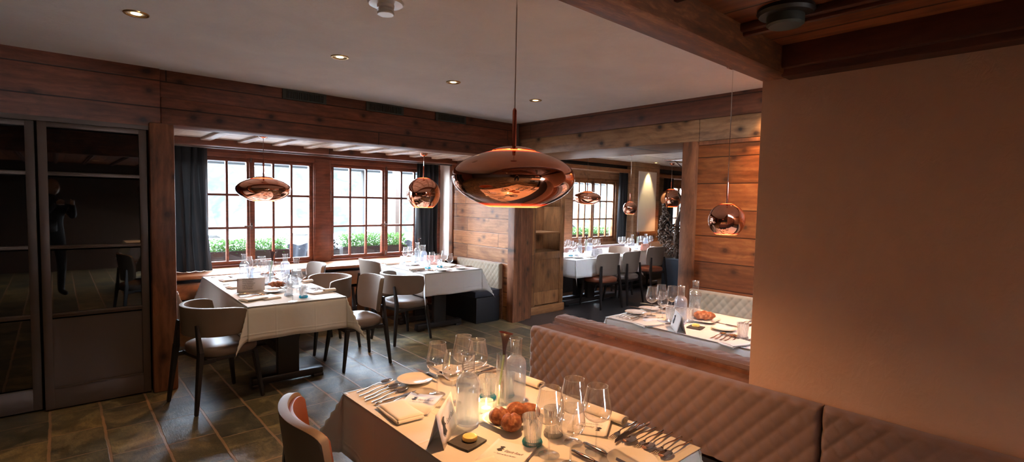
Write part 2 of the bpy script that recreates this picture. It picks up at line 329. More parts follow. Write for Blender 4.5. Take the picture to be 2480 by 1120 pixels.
    def obj(s, name, mat, parent=None, smooth=True, ang=35):
        bmesh.ops.recalc_face_normals(s.bm, faces=s.bm.faces)
        me = D.meshes.new(name); s.bm.to_mesh(me); s.bm.free(); me.materials.append(mat)
        if smooth:
            for p in me.polygons: p.use_smooth = True
            me.set_sharp_from_angle(angle=R(ang))
        o = D.objects.new(name, me); C.objects.link(o)
        if parent: o.parent = parent
        return o
def bx(*a, bev=.0): return B().box(*a, bev=bev)
def empty(name, loc=(0, 0, 0), rz=0.):
    o = D.objects.new(name, None); C.objects.link(o); o.location = loc; o.rotation_euler = (0, 0, rz); o.empty_display_size = .05; return o
def tag(o, label, cat, group=None):
    o['label'] = label; o['category'] = cat
    if group: o['group'] = group
    return o
def struct(name, b, mat, smooth=True):
    o = b.obj(name, mat, None, smooth); o['kind'] = 'structure'; return o
KIDS = {}
def index_kids():
    KIDS.clear()
    for o in D.objects:
        if o.parent: KIDS.setdefault(o.parent.name, []).append(o)
class Proto:
    """first placement uses the built thing itself, later ones copy it with its parts"""
    def __init__(s, build): s.build = build; s.root = None; s.kids = None
    def put(s, loc, rz, label, group=None):
        if s.root is None:
            s.root = s.build(); r = s.root; index_kids()
            def snap(o): return [(c, snap(c)) for c in KIDS.get(o.name, [])]
            s.kids = snap(r)
        else:
            r = s.root.copy(); C.objects.link(r)
            def rec(kids, par):
                for o, ks in kids: c = o.copy(); C.objects.link(c); c.parent = par; rec(ks, c)
            rec(s.kids, r)
        r.location = loc; r.rotation_euler = (0, 0, rz); r['label'] = label
        if group: r['group'] = group
        elif 'group' in r: del r['group']
        return r
# ------------------------------------------------------------------ the room
X0, Y0 = -4.5, -4.0
struct('floor', bx(X0, 4.62, Y0, 7.0, -.12, 0), M['stone'])
struct('floor', bx(4.62, 13, -1.2, 7.0, -.12, 0), M['dark_floor'])
b = bx(X0, 5.0, .97, 5.35, 2.63, 2.72); b.box(2.40, 5.0, -1.2, .97, 2.63, 2.72); struct('ceiling', b, M['plaster_c'])
struct('ceiling_wood', bx(X0, 2.24, Y0, .86, 2.255, 2.35), M['ceilwood'])
b = B()
for x in (1.83, 1.38, .93, .48, .03, -.42, -.87, -1.8, -2.7):
    b.box(x-.035, x+.035, Y0, .86, 2.228, 2.256, bev=.008); b.box(x-.012, x+.012, Y0, .86, 2.216, 2.235, bev=.004)
struct('trim_1', b, M['beam_dark'])
# weathered beam along the ceiling edge and the dark beam on top of the plaster wall
struct('trim_2', bx(X0, 2.36, .85, .968, 2.15, 2.70, bev=.008), M['beam_x'])
b = bx(2.185, 2.40, Y0, .86, 2.14, 2.27, bev=.004); b.box(2.155, 2.22, Y0, .85, 2.168, 2.27, bev=.004); struct('trim_3', b, M['beam_dark'])
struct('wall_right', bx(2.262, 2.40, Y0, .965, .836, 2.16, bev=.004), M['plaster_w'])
# window side: frieze of heavy boards over the bay
b = bx(X0, .655, 5.03, 5.30, 2.165, 2.70, bev=.006); struct('wall_left', b, M['frieze'])
b = bx(.655, 4.56, 5.05, 5.30, 2.40, 2.70, bev=.008); b.box(.655, 4.60, 5.025, 5.28, 2.192, 2.412, bev=.016); struct('wall_left', b, M['frieze'])
struct('trim_4', bx(.572, .742, 5.0, 5.19, 0, 2.195, bev=.012), M['post'])
struct('wall_left', bx(X0, -.95, 5.06, 5.2, 0, 2.17), M['frieze'])
# bay
struct('ceiling_bay', bx(-1.6, 4.62, 5.25, 6.95, 2.238, 2.36), M['bayceil'])
b = B()
for k in range(17): x = -1.3+.36*k; b.box(x-.05, x+.05, 5.28, 6.4, 2.212, 2.24, bev=.008)
struct('trim_5', b, M['batten'])
struct('trim_6', bx(-1.5, 4.60, 6.33, 6.47, 2.162, 2.24, bev=.010), M['frieze'])
struct('trim_7', bx(-1.5, 4.60, 6.55, 6.63, 2.155, 2.19, bev=.004), M['blackmetal'])
b = bx(-1.5, 4.58, 6.9, 7.08, 2.10, 2.36); b.box(-1.5, 4.58, 6.9, 7.08, -.1, .77); b.box(-1.5, 1.0, 6.9, 7.08, .77, 2.1); b.box(4.44, 4.62, 6.9, 7.08, .77, 2.1)
struct('wall_front', b, M['winwood'])
struct('trim_8', bx(2.585, 2.785, 6.86, 7.06, .76, 2.14, bev=.01), M['winwood'])
b = bx(-1.4, 4.57, 6.33, 6.9, .722, .762, bev=.01); struct('trim_9', b, M['sill'])
b = bx(-1.4, 4.57, 6.40, 6.5, .50, .675, bev=.006); b.box(-1.4, 4.57, 6.40, 6.5, 0, .455, bev=.006); struct('wall_front', b, M['sill'])
struct('wall_front', bx(-1.4, 4.57, 6.5, 6.6, 0, .72), M['black'])
struct('wall_side', bx(-1.6, -1.4, 5.2, 7.0, 0, 2.4), M['plank_wall'])
struct('wall_side', bx(4.585, 4.66, 5.19, 6.60, 0, 2.275), M['plank_wall'])
struct('wall_side', bx(4.585, 4.66, 6.60, 6.92, 0, 2.275), M['plaster_white'])
struct('trim_10', bx(4.565, 4.60, 6.53, 6.62, .7, 2.20, bev=.006), M['post'])
struct('trim_11', bx(4.50, 4.60, 5.28, 6.33, 2.16, 2.24, bev=.01), M['frieze_y'])
# corner pillar and cabinet jamb
struct('trim_12', bx(4.542, 4.66, 5.07, 5.20, 0, 2.225, bev=.008), M['post'])
struct('trim_12', bx(4.645, 4.79, 5.085, 5.25, 0, 2.225, bev=.01), M['post'])
struct('trim_13', bx(4.80, 4.94, 5.13, 5.40, 0, 2.225, bev=.006), M['post'])
struct('wall_back', bx(4.64, 5.74, 5.72, 6.92, 0, 2.6), M['ledge'])
struct('trim_14', bx(4.50, 4.60, 4.99, 5.09, 2.30, 2.70, bev=.01), M['blackmetal'])
# back wall
b = bx(4.52, 4.75, -1.2, 5.06, 2.425, 2.70, bev=.012); struct('wall_back', b, M['frieze_y'])
M['lintel'] = wood('pale_lintel_wood', (.11, .05, .022), (.29, .15, .07), (.42, .25, .13), 'Y', 'Z', .9, .6, .42, .003, .1, 9, 1.)
b = bx(4.54, 5.36, 2.50, 5.09, 2.222, 2.432, bev=.014); b.box(4.54, 4.75, -1.2, 2.5, 2.222, 2.432, bev=.014); struct('wall_back', b, M['lintel'])
struct('trim_15', bx(4.53, 4.72, 2.515, 2.66, 0, 2.225, bev=.01), M['post'])
struct('wall_back', bx(4.575, 4.70, -1.2, 2.52, .0, 2.23), M['panel_y'])
struct('trim_16', bx(4.545, 4.60, -1.2, 2.50, 2.185, 2.222, bev=.006), M['post'])
struct('wall_end', bx(2.3, 4.7, -1.3, -1.2, 0, 2.7), M['plank_wall'])
# back dining room
struct('ceiling_back', bx(5.36, 13, -1.2, 7.0, 2.52, 2.62), M['bayceil'])
struct('wall_back', bx(12.9, 13, -1.2, 7.0, 0, 2.6), M['ledge'])
b = bx(5.7, 12.9, 6.9, 7.08, -.1, .86); b.box(5.7, 12.9, 6.9, 7.08, 2.10, 2.6)
for a0, a1 in ((5.7, 6.15), (7.45, 7.70), (9.14, 11.02), (12.4, 12.9)): b.box(a0, a1, 6.88, 7.08, .86, 2.1)
struct('wall_front', b, M['ledge'])
b = bx(5.7, 9.3, 6.60, 6.9, 2.28, 2.36, bev=.01); b.box(5.7, 12.9, 6.62, 6.9, 2.43, 2.52); b.box(10.1, 12.9, 6.6, 6.9, 2.24, 2.32, bev=.01); struct('trim_17', b, M['cab_h'])
struct('recess_shade_strip', bx(5.7, 12.9, 6.70, 6.74, 2.36, 2.43), M['black'])  # black strip paints the shade of the curtain rail recess
b = bx(9.22, 10.16, 6.50, 6.9, 0, 2.52); struct('wall_pillar', b, M['ledge'])
struct('wall_pillar', bx(9.36, 10.02, 6.485, 6.52, 1.03, 2.33), M['plaster_white'])
struct('trim_19', bx(9.34, 10.04, 6.46, 6.52, .93, 1.03, bev=.006), M['cab_h'])
# room behind the camera
b = bx(X0-.1, X0, Y0, 7, 0, 2.7); b.box(X0, 2.3, Y0-.1, Y0, 0, 2.7); struct('wall_near', b, M['farwall'])
struct('wall_back', bx(4.7, 12.9, -1.3, -1.2, 0, 2.6), M['ledge'])

def sash(win, x0, x1, z0, z1, y, cols, rows, fw=.046, mat='winwood', bars=.028):
    f = B()
    f.box(x0, x1, y-.03, y+.03, z0, z0+fw, bev=.004); f.box(x0, x1, y-.03, y+.03, z1-fw, z1, bev=.004)
    f.box(x0, x0+fw, y-.03, y+.03, z0+fw, z1-fw, bev=.004); f.box(x1-fw, x1, y-.03, y+.03, z0+fw, z1-fw, bev=.004)
    fo = f.obj('sash_frame', M[mat], win)
    g = B(); X, Z = (x0+fw, x1-fw), (z0+fw, z1-fw)
    for k in range(1, cols): x = X[0]+(X[1]-X[0])*k/cols; g.box(x-bars/2, x+bars/2, y-.02, y+.02, Z[0], Z[1], bev=.003)
    for k in range(1, rows): z = Z[0]+(Z[1]-Z[0])*k/rows; g.box(X[0], X[1], y-.018, y+.018, z-bars/2, z+bars/2, bev=.003)
    g.obj('glazing_bars', M[mat], fo)
    p = B(); p.box(X[0], X[1], y-.001, y+.001, Z[0], Z[1]); p.obj('pane', M['window_glass'], fo, False)
def window(name, x0, xm, x1, z0, z1, y, rows=3, mat='winwood', bars=.028, handle=True):
    w = empty(name); w['kind'] = 'structure'
    f = B(); fw = .05
    for a in ((x0-fw, x1+fw, z0-fw-.02, z0), (x0-fw, x1+fw, z1, z1+fw), (x0-fw, x0, z0, z1), (x1, x1+fw, z0, z1)): f.box(a[0], a[1], y-.06, y+.06, a[2], a[3], bev=.005)
    f.box(xm-.018, xm+.018, y-.05, y+.02, z0, z1, bev=.004)
    f.obj('window_frame', M[mat], w)
    sash(w, x0, xm, z0, z1, y, 3, rows, mat=mat, bars=bars); sash(w, xm, x1, z0, z1, y, 3, rows, mat=mat, bars=bars)
    if handle:
        h = B(); zz = z0+(z1-z0)*.36; h.tube([(xm, y-.05, zz), (xm, y-.085, zz)], .009); h.tube([(xm, y-.085, zz), (xm-.09, y-.085, zz+.004)], [.008, .006]); h.box(xm-.014, xm+.014, y-.06, y-.05, zz-.04, zz+.04, bev=.004)
        h.obj('window_handle', M['blackmetal'], w)
        for z in (z1-.02, z0+.05): k = B(); k.tube([(xm, y-.065, z-.03), (xm, y-.065, z+.03)], .008); k.obj('window_bolt', M['blackmetal'], w)
window('window_1', 1.075, 1.81, 2.57, .79, 2.088, 6.93)
window('window_2', 2.81, 3.625, 4.40, .79, 2.088, 6.93)
window('window_3', 7.72, 8.375, 9.10, .88, 2.085, 6.95, mat='cab', bars=.03, handle=False)
window('window_4', 6.2, 6.8, 7.43, .88, 2.085, 6.95, mat='cab', bars=.03, handle=False)
window('window_5', 11.06, 11.7, 12.38, .88, 2.085, 6.95, mat='cab', bars=.03, handle=False)

# dark glazed steel door
def steel_door(name, x0, x1, y, solid, z1=2.135):
    d = empty(name); d['kind'] = 'structure'; f = B(); s = .052
    bars = [(.0, .17), (.685, .73), (1.195, 1.235), (1.735, 1.775), (z1-.05, z1)]
    for a, c in bars: f.box(x0, x1, y-.02, y+.02, a+.012, c, bev=.004)
    for a, c in ((x0, x0+s), (x1-s, x1)): f.box(a, c, y-.022, y+.022, .012, z1, bev=.004)
    f.obj('door_frame', M['blackmetal'], d)
    e = B()
    for a, c in bars[1:-1]: e.box(x0+s, x1-s, y-.032, y-.02, c-.014, c-.004, bev=.002)
    e.box(x0+s, x1-s, y-.030, y-.02, .17, .178, bev=.002); e.obj('glazing_bead', M['blackmetal'], d)
    for k in range(4):
        g = bx(x0+s, x1-s, y-.004, y+.004, bars[k][1], bars[k+1][0])
        if k == 0 and solid: g.obj('steel_panel', M['blackmetal'], d)
        else: g.obj('pane', M['dglass'], d)
steel_door('door_1', -.085, .56, 5.065, True)
steel_door('door_2', -.93, -.10, 5.115, False)
struct('trim_20', bx(-1.0, .575, 5.03, 5.09, 2.135, 2.168), M['blackmetal'])
struct('wall_left', bx(-1.0, .575, 5.16, 5.2, 0, 2.17), M['black'])

# ------------------------------------------------------------------ outside
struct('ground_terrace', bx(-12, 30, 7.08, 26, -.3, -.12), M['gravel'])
g = B()
def hill(u, v):
    x = -20+70*u; y = 24+9*v; z = -.3+4.2*v+1.4*math.sin(x*.5+v*7)*v+.6*math.sin(x*1.7+3*v); return (x, y, z)
g.grid(60, 20, hill); struct('ground_hillside', g, M['hill'])
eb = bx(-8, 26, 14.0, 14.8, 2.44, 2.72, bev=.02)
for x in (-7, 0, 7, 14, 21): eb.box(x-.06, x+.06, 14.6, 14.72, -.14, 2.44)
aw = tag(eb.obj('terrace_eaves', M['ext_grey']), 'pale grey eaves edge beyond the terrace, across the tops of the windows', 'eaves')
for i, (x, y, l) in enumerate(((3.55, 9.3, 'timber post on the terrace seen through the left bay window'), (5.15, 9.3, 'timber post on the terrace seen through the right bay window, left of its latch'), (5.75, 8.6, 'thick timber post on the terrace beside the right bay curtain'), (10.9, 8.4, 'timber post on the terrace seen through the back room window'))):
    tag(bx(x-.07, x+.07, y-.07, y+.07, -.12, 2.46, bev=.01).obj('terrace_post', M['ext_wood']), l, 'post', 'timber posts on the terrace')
def leaf_clump(bm_b, x0, x1, y0, y1, z0, z1, n, s=.035):
    for _ in range(n):
        c = Vector((random.uniform(x0, x1), random.uniform(y0, y1), z0+(z1-z0)*random.random()**1.3)); a = Vector((random.uniform(-1, 1), random.uniform(-1, 1), random.uniform(-.2, 1))).normalized()*s*random.uniform(.6, 1.4)
        t = a.cross(Vector((random.random(), random.random(), .3))).normalized()*s*.35
        vs = [bm_b.bm.verts.new(c+p) for p in (Vector((0, 0, 0)), a*.5+t, a, a*.5-t)]; bm_b.bm.faces.new(vs)
def planter(x0, x1, label, y=7.16, zt=.93, mat='rust', n=2600, h=.13):
    t = empty('window_planter', ((x0+x1)/2, y+.1, zt-.2)); w = (x1-x0)/2
    b = B(); b.box(-w, w, -.1, -.085, 0, .2); b.box(-w, w, .085, .1, 0, .2); b.box(-w, -w+.015, -.085, .085, 0, .2); b.box(w-.015, w, -.085, .085, 0, .2); b.box(-w+.015, w-.015, -.085, .085, 0, .015)
    b.obj('trough', M[mat], t); s = bx(-w+.015, w-.015, -.085, .085, .015, .17).obj('soil', M['drift'], t)
    l = B(); leaf_clump(l, -w+.02, w-.02, -.1, .1, .15, .2+h, n, .028); o = l.obj('foliage', M['leaf' if mat == 'rust' else 'leaf2'], t, False); o['kind'] = 'stuff'
    tag(t, label, 'planter'); return t
ledge = struct('trim_21', bx(1.0, 12.5, 7.08, 7.42, .66, .73), M['rust'])
planter(1.36, 2.35, 'brown trough of green herbs outside the left bay window')
planter(3.1, 4.15, 'brown trough of green herbs outside the right bay window', zt=.92, n=3000, h=.17)
planter(2.86, 3.05, 'small white pot of pale flowers outside the right bay window', zt=.90, mat='ext_grey', n=300, h=.12)
planter(7.9, 9.3, 'brown trough of herbs outside the back room window', zt=.96)
def terrace_chair(x, y, label):
    t = empty('terrace_chair', (x, y, -.12), .4)
    for sx in (-.2, .2):
        for sy in (-.2, .2): B().tube([(sx, sy, 0), (sx*.95, sy*.95, .45)], .014).obj('leg', M['blackmetal'], t)
    B().tube([(-.2, .2, .45), (-.2, .24, .9), (.2, .24, .9), (.2, .2, .45)], .014).obj('back_frame', M['blackmetal'], t)
    bx(-.21, .21, -.21, .21, .44, .47, bev=.01).obj('seat', M['ext_grey'], t)
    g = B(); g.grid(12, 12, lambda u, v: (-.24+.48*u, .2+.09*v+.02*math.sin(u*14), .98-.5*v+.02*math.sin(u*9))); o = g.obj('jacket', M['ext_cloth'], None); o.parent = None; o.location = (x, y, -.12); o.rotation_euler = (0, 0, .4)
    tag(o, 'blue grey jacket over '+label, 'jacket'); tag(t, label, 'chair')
terrace_chair(3.05, 8.4, 'the metal terrace chair behind the left bay window')
terrace_chair(5.1, 8.3, 'the metal terrace chair behind the right bay window')

# ------------------------------------------------------------------ fixed fittings
def curtain(x0, x1, y, z0, z1, folds, label, amp=.035, flare=0.):
    g = B(); n = folds*8
    def f(u, v):
        x = x0+(x1-x0)*u + flare*v*v*(u if flare > 0 else 1-u); a = amp*(.55+.6*v)
        return (x+.012*math.sin(u*folds*PI*2+1.3)+.01*math.sin(v*5+u*20), y+a*math.sin(u*folds*2*PI+.5*math.sin(v*3+u*7))+.012*math.sin(u*31+v*2), z1-(z1-z0)*v)
    g.grid(n, 16, f); o = g.obj('curtain', M['curtain']); return tag(o, label, 'curtain')
curtain(.80, 1.285, 6.70, .765, 2.165, 6, 'dark navy curtain at the left end of the bay, beside the red post', .04, .05)
curtain(4.03, 4.40, 6.70, .765, 2.17, 5, 'dark navy curtain at the right end of the bay, beside the white reveal', .04)
curtain(8.93, 9.20, 6.68, .80, 2.28, 4, 'navy curtain in the back room, left of the lit plaster pillar', .03)
curtain(10.6, 10.98, 6.66, .80, 2.24, 4, 'navy curtain in the back room behind the driftwood', .03)

def vent(x0, x1, label):
    t = empty('ventilation_grille', ((x0+x1)/2, 5.045, 2.58)); w = (x1-x0)/2
    b = B(); b.box(-w, w, -.012, .0, -.045, -.033); b.box(-w, w, -.012, 0, .033, .045); b.box(-w, -w+.03, -.012, 0, -.033, .033); b.box(w-.03, w, -.012, 0, -.033, .033); b.obj('frame', M['grille'], t)
    bx(-w+.03, w-.03, -.003, .001, -.033, .033).obj('backing', M['black'], t)
    s = B(); n = 20
    for k in range(n): x = -w+.04+(2*w-.08)*k/(n-1); s.box(x-.003, x+.003, -.010, -.003, -.033, .033)
    s.obj('slats', M['grille'], t); tag(t, label, 'vent')
vent(1.60, 2.01, 'grey slatted ventilation grille in the beam, leftmost of the three')
vent(2.43, 2.86, 'grey slatted ventilation grille in the beam, middle of the three')
vent(3.275, 3.70, 'grey slatted ventilation grille in the beam, nearest the corner pillar')

def mk_down():
    t = empty('downlight'); b = B(); b.lathe([(.046, -.001), (.048, -.006), (.060, -.006), (.062, 0)], 28); b.obj('trim_ring', M['gold'], t)
    b = B(); b.lathe([(.047, -.002), (.036, .004), (0, .005)], 24); b.obj('reflector', M['blackmetal'], t)
    b = B(); b.lathe([(0, -.003), (.024, -.003), (.026, .003)], 20); b.obj('lamp', M['down'], t); return t
DL = Proto(mk_down)
def spot(loc, tgt, w, ang, col=(1, .72, .42), blend=.6, size=.03, parent=None):
    l = D.lights.new('spot', 'SPOT'); l.energy = w; l.spot_size = R(ang); l.spot_blend = blend; l.color = col; l.shadow_soft_size = size
    o = D.objects.new('spot', l); C.objects.link(o); o.location = loc; o.rotation_euler = (Vector(tgt)-Vector(loc)).to_track_quat('-Z', 'Y').to_euler(); return o
for (x, y, l) in ((.365, 3.61, 'round recessed ceiling downlight, largest and leftmost of the row'), (1.548, 3.633, 'round recessed ceiling downlight, second from the left in the row'), (2.567, 3.682, 'round recessed ceiling downlight, third from the left, left of the big pendant cord'), (3.588, 3.729, 'round recessed ceiling downlight, right of the big pendant cord')):
    DL.put((x, y, 2.63), 0, l); spot((x, y, 2.615), (x, y, 0), 5, 95)
DL.put((4.25, 1.75, 2.63), 0, 'recessed downlight washing the wood panelling above the middle bench, hidden behind the plaster wall'); spot((4.25, 1.75, 2.60), (4.60, 1.60, 1.9), 16, 95, (1, .55, .22))
DL.put((9.69, 6.30, 2.52), 0, 'recessed downlight in the back room above the plaster pillar'); spot((9.69, 6.34, 2.50), (9.69, 6.5, 1.6), 14, 48, (1, .74, .38))

t = empty('smoke_detector', (1.29, 2.46, 2.63)); b = B(); b.lathe([(0, -.001), (.088, -.001), (.092, -.006), (.085, -.016), (.05, -.02), (0, -.02)], 40); b.obj('base_plate', M['white_metal'], t)
b = B(); b.lathe([(.044, -.02), (.042, -.034), (.036, -.037), (.036, -.041), (.043, -.044), (.036, -.048), (.036, -.052), (.043, -.056), (.043, -.062), (.040, -.066), (0, -.067)], 36); b.obj('sensor_head', M['white_metal'], t)
tag(t, 'round white smoke detector on the plaster ceiling at the top edge', 'smoke detector')
t = empty('ceiling_speaker', (1.765, .69, 2.255)); b = B(); b.lathe([(0, 0), (.082, 0), (.085, -.012), (.078, -.022), (.055, -.024)], 40); b.obj('mounting_ring', M['black'], t)
b = B(); b.lathe([(.055, -.02), (.055, -.05), (.048, -.056), (0, -.057)], 36); b.obj('housing', M['grille'], t)
tag(t, 'black round ceiling fixture on the dark wood ceiling', 'ceiling fixture')
# tubular rail under the back room ceiling
b = B(); b.tube([(8.6, 4.6, 2.46), (12, 4.6, 2.46)], .02); b.tube([(8.6, 5.4, 2.46), (12, 5.4, 2.46)], .02)
for x in (9, 10, 11): b.tube([(x, 4.6, 2.46), (x, 4.6, 2.53)], .01); b.tube([(x, 5.4, 2.46), (x, 5.4, 2.53)], .01)
b.tube([(8.6, 4.6, 2.46), (8.6, 5.4, 2.46)], .02)
tag(b.obj('ceiling_rail', M['chrome']), 'grey tubular rail under the back room ceiling', 'rail')

# oak cabinet in the jamb
t = empty('oak_cabinet', (5.39, 5.44, 0)); X = .34
b = B(); b.box(-X, -X+.085, -.17, -.14, .1, 2.2, bev=.004); b.box(X-.085, X, -.17, -.14, .1, 2.2, bev=.004); b.box(-X+.085, X-.085, -.17, -.14, 1.56, 1.63, bev=.003); b.box(-X+.085, X-.085, -.17, -.14, .80, .90, bev=.003); b.box(-X+.085, X-.085, -.17, -.14, 2.12, 2.2)
b.box(-X, -X+.02, -.14, .27, 0, 2.2); b.box(X-.02, X, -.14, .27, 0, 2.2); b.box(-X+.02, X-.02, .25, .27, 0, 2.2); b.obj('carcass', M['cab'], t)
b = bx(-X+.085, X-.085, -.165, .25, 1.165, 1.185); b.obj('shelf', M['cab_h'], t); bx(-X+.02, X-.02, -.14, .25, .88, .90).obj('shelf', M['cab_h'], t)
b = bx(-X+.08, X-.08, -.155, -.142, .13, .80); b.obj('door', M['cab'], t); b = bx(-X+.08, X-.08, -.155, -.142, 1.63, 2.12); b.obj('door', M['cab'], t)
bx(-X-.02, X+.01, -.195, -.13, 0, .115, bev=.006).obj('plinth', M['cab_h'], t)
tag(t, 'tall oak cabinet with two open shelves beside the passage', 'cabinet')

# ------------------------------------------------------------------ copper pendants
def shade_parts(t, prof_out, neck, mouth):
    """prof_out runs from the top opening to the bottom opening"""
    n = len(prof_out); zt = prof_out[0][1]; zb = prof_out[-1][1]; hb = (zt-zb)
    lo = [p for p in prof_out if p[1] <= zb+.085*hb]; hi = [p for p in prof_out if p[1] >= zt-.06*hb]
    mid = [p for p in prof_out if p not in lo and p not in hi]
    B().lathe([hi[-1]]+mid+[lo[0]], 72).obj('shade', M['copper'], t)
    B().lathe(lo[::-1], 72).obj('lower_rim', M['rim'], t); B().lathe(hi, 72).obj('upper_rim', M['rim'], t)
    inner = [(max(r-.004, .001), z) for r, z in prof_out]; B().lathe(inner, 48).obj('inner_lining', M['copper2'], t)
def mk_pendant(kind, w, h):
    def f():
        t = empty('pendant_lamp'); rr = w/2; pr_ = []
        neck, mouth = (.20*w, .21*w) if kind == 'wide' else (.10*w, .27*w)
        if kind == 'wide':
            for i in range(25): z = .1036*(1-i/24)**.55; pr_.append((rr*(1-(z/.115)**2)**.60, z))
            for i in range(1, 25): z = -.1216*(i/24)**.7; pr_.append((rr*(1-(z/.135)**2)**.57, z))
            neck = mouth = 0
        else:
            for i in range(45):
                th = PI/2 - PI*i/44; c, s_ = math.cos(th), math.sin(th); pr_.append((rr*abs(c)**.96, rr*s_*.985))
        top = [p for p in pr_ if p[0] > neck or p[1] < 0]; prof = [p for p in top if p[0] > mouth or p[1] > 0]
        shade_parts(t, prof, neck, mouth)
        zt = prof[0][1]; zb = prof[-1][1]
        if kind == 'wide':
            B().lathe([(0, zt+.022), (.03, zt+.0205), (.055, zt+.0165), (.075, zt+.011), (.088, zt+.0055), (.0885, zt+.004), (.08, zt+.003)], 60).obj('cap', M['copper'], t)
            rod0 = zt+.020
        else:
            B().lathe([(0, zt+.004), (neck*.8, zt+.003), (neck*1.05, zt-.002)], 40).obj('cap', M['copper'], t); rod0 = zt+.003
        B().tube([(0, 0, rod0), (0, 0, rod0+.145), (0, 0, rod0+.155)], [.0085, .0085, .004], 14).obj('rod', M['copper2'], t)
        bz = zb+.45*(zt-zb); k = B(); k.ball((0, 0, bz), .026 if w > .3 else .02, seg=16); k.obj('bulb', M['bulb'], t)
        k = B(); k.lathe([(0, bz+.02), (.016, bz+.022), (.016, zt+.0), (0, zt+.0)], 16); k.obj('lamp_holder', M['blackmetal'], t)
        t['rod_top'] = rod0+.15; t['bz'] = bz; t['zb'] = zb; return t
    return f
WIDE = Proto(mk_pendant('wide', .50, .226)); RND = Proto(mk_pendant('round', .44, .4)); SMALL = Proto(mk_pendant('round', .25, .24))
def pendant(proto, x, y, zbot, ceil, watts, label, rose=True):
    t = proto.put((0, 0, 0), 0, label); t.location = (x, y, zbot-t['zb']); zc = ceil-t.location.z
    B().tube([(0, 0, t['rod_top']), (0, 0, zc)], .0028, 8).obj('cord', M['chrome'], t)
    if rose: B().lathe([(0, zc), (.055, zc), (.053, zc-.012), (.04, zc-.032), (.012, zc-.045), (0, zc-.046)], 32).obj('ceiling_rose', M['copper'], t)
    l = D.lights.new('lamp_light', 'POINT'); l.energy = watts; l.color = (1, .49, .19); l.shadow_soft_size = .03; o = D.objects.new('lamp_light', l); C.objects.link(o)
    o.location = (x, y, t.location.z+t['bz']-.045); return t
PROTO_EXTRA = []
pendant(WIDE, 1.40, 1.575, 1.598, 2.63, 11, 'large wide copper pendant over the nearest table, largest in the room')
pendant(WIDE, 1.545, 5.44, 1.578, 2.238, 6, 'wide flattened copper pendant in front of the left bay window')
pendant(RND, 3.655, 5.90, 1.52, 2.238, 4.5, 'round copper pendant in front of the right bay window')
pendant(SMALL, 3.608, 1.747, 1.415, 2.63, 8, 'round copper pendant in front of the wood panelling, beside the plaster wall')
pendant(WIDE, 7.27, 6.145, 1.60, 2.52, 8, 'wide copper pendant in the back room, in front of the window')
pendant(SMALL, 7.684, 5.496, 1.44, 2.52, 4, 'smallest copper globe pendant, in the back room left of the plaster pillar')
pendant(RND, 10.024, 6.112, 1.57, 2.52, 6, 'copper globe pendant in the back room, above the driftwood')

# ------------------------------------------------------------------ benches with quilted backs
def quilt(name, W, H, mat, parent, cx=.076, cz=.090, th=.05, dep=.010, res=11):
    """local: x along width, z up, puffs toward -y; back at y=th"""
    nx = max(8, int(W/cx*res)); nz = max(8, int(H/cz*res)); b = B()
    def f(u, v):
        x = u*W; z = v*H; a = x/cx+z/cz; c = x/cx-z/cz
        p = (abs(math.sin(PI*a/1.))*abs(math.sin(PI*c/1.)))**.32
        e = min(x, W-x, H-z, z+.02)/.022; e = 1 if e > 1 else math.sqrt(max(0, 1-(1-e)**2))
        return (x, -(dep*p)+.022*(1-e), z)
    g = b.grid(nx, nz, f)
    loop = [g[0][i] for i in range(nx+1)]+[g[j][nx] for j in range(1, nz+1)]+[g[nz][i] for i in range(nx-1, -1, -1)]+[g[j][0] for j in range(nz-1, 0, -1)]
    bk = [b.bm.verts.new((v.co.x, th, v.co.z)) for v in loop]
    for i in range(len(loop)): j = (i+1) % len(loop); b.bm.faces.new((loop[i], loop[j], bk[j], bk[i]))
    b.bm.faces.new(bk[::-1])
    return b.obj(name, mat, parent, True, 60)
def bench(x, y, rz, L, H0, H1, seams, mat, label, depth=.45, board=0, seatz=.47, th=.05):
    """origin at one end of the back, on the floor; back runs along local +x, seat toward local -y"""
    t = empty('quilted_bench', (x, y, 0), rz); prev = 0
    for s in seams+[L]:
        o = quilt('quilted_backrest', s-prev-.006, H1-H0, mat, t, th=th); o.location = (prev+.003, -th, H0); prev = s
    if th > .06:
        o = quilt('quilted_top', L, th-.004, mat, t, th=.012, dep=.006); o.rotation_euler = (-PI/2, 0, 0); o.location = (0, -th+.002, H1+.011)
    b = bx(0, L, -depth, -.04, .0, seatz-.09, bev=.005); b.obj('base', M['black'], t)
    b = bx(0, L, -depth-.02, -.035, seatz-.09, seatz, bev=.022); b.obj('seat', M['navy'], t)
    b = bx(0, L, 0, .02, 0, H1-.02, bev=.003)
    if board: b.box(-.02, L, 0, board, H1-.035, H1-.012, bev=.004); b.box(0, L, .02, board-.03, 0, H1-.035)
    b.obj('back_panel', M['board'], t)
    return tag(t, label, 'bench')
# backrest plane faces -X: local -y = world -X  => rz = -90deg, local x = world -Y
bench(2.256, 2.30, R(-90), 3.6, .485, .845, [1.64], M['velvet'], 'mauve quilted bench with wooden top board behind the nearest table', .46, .155)
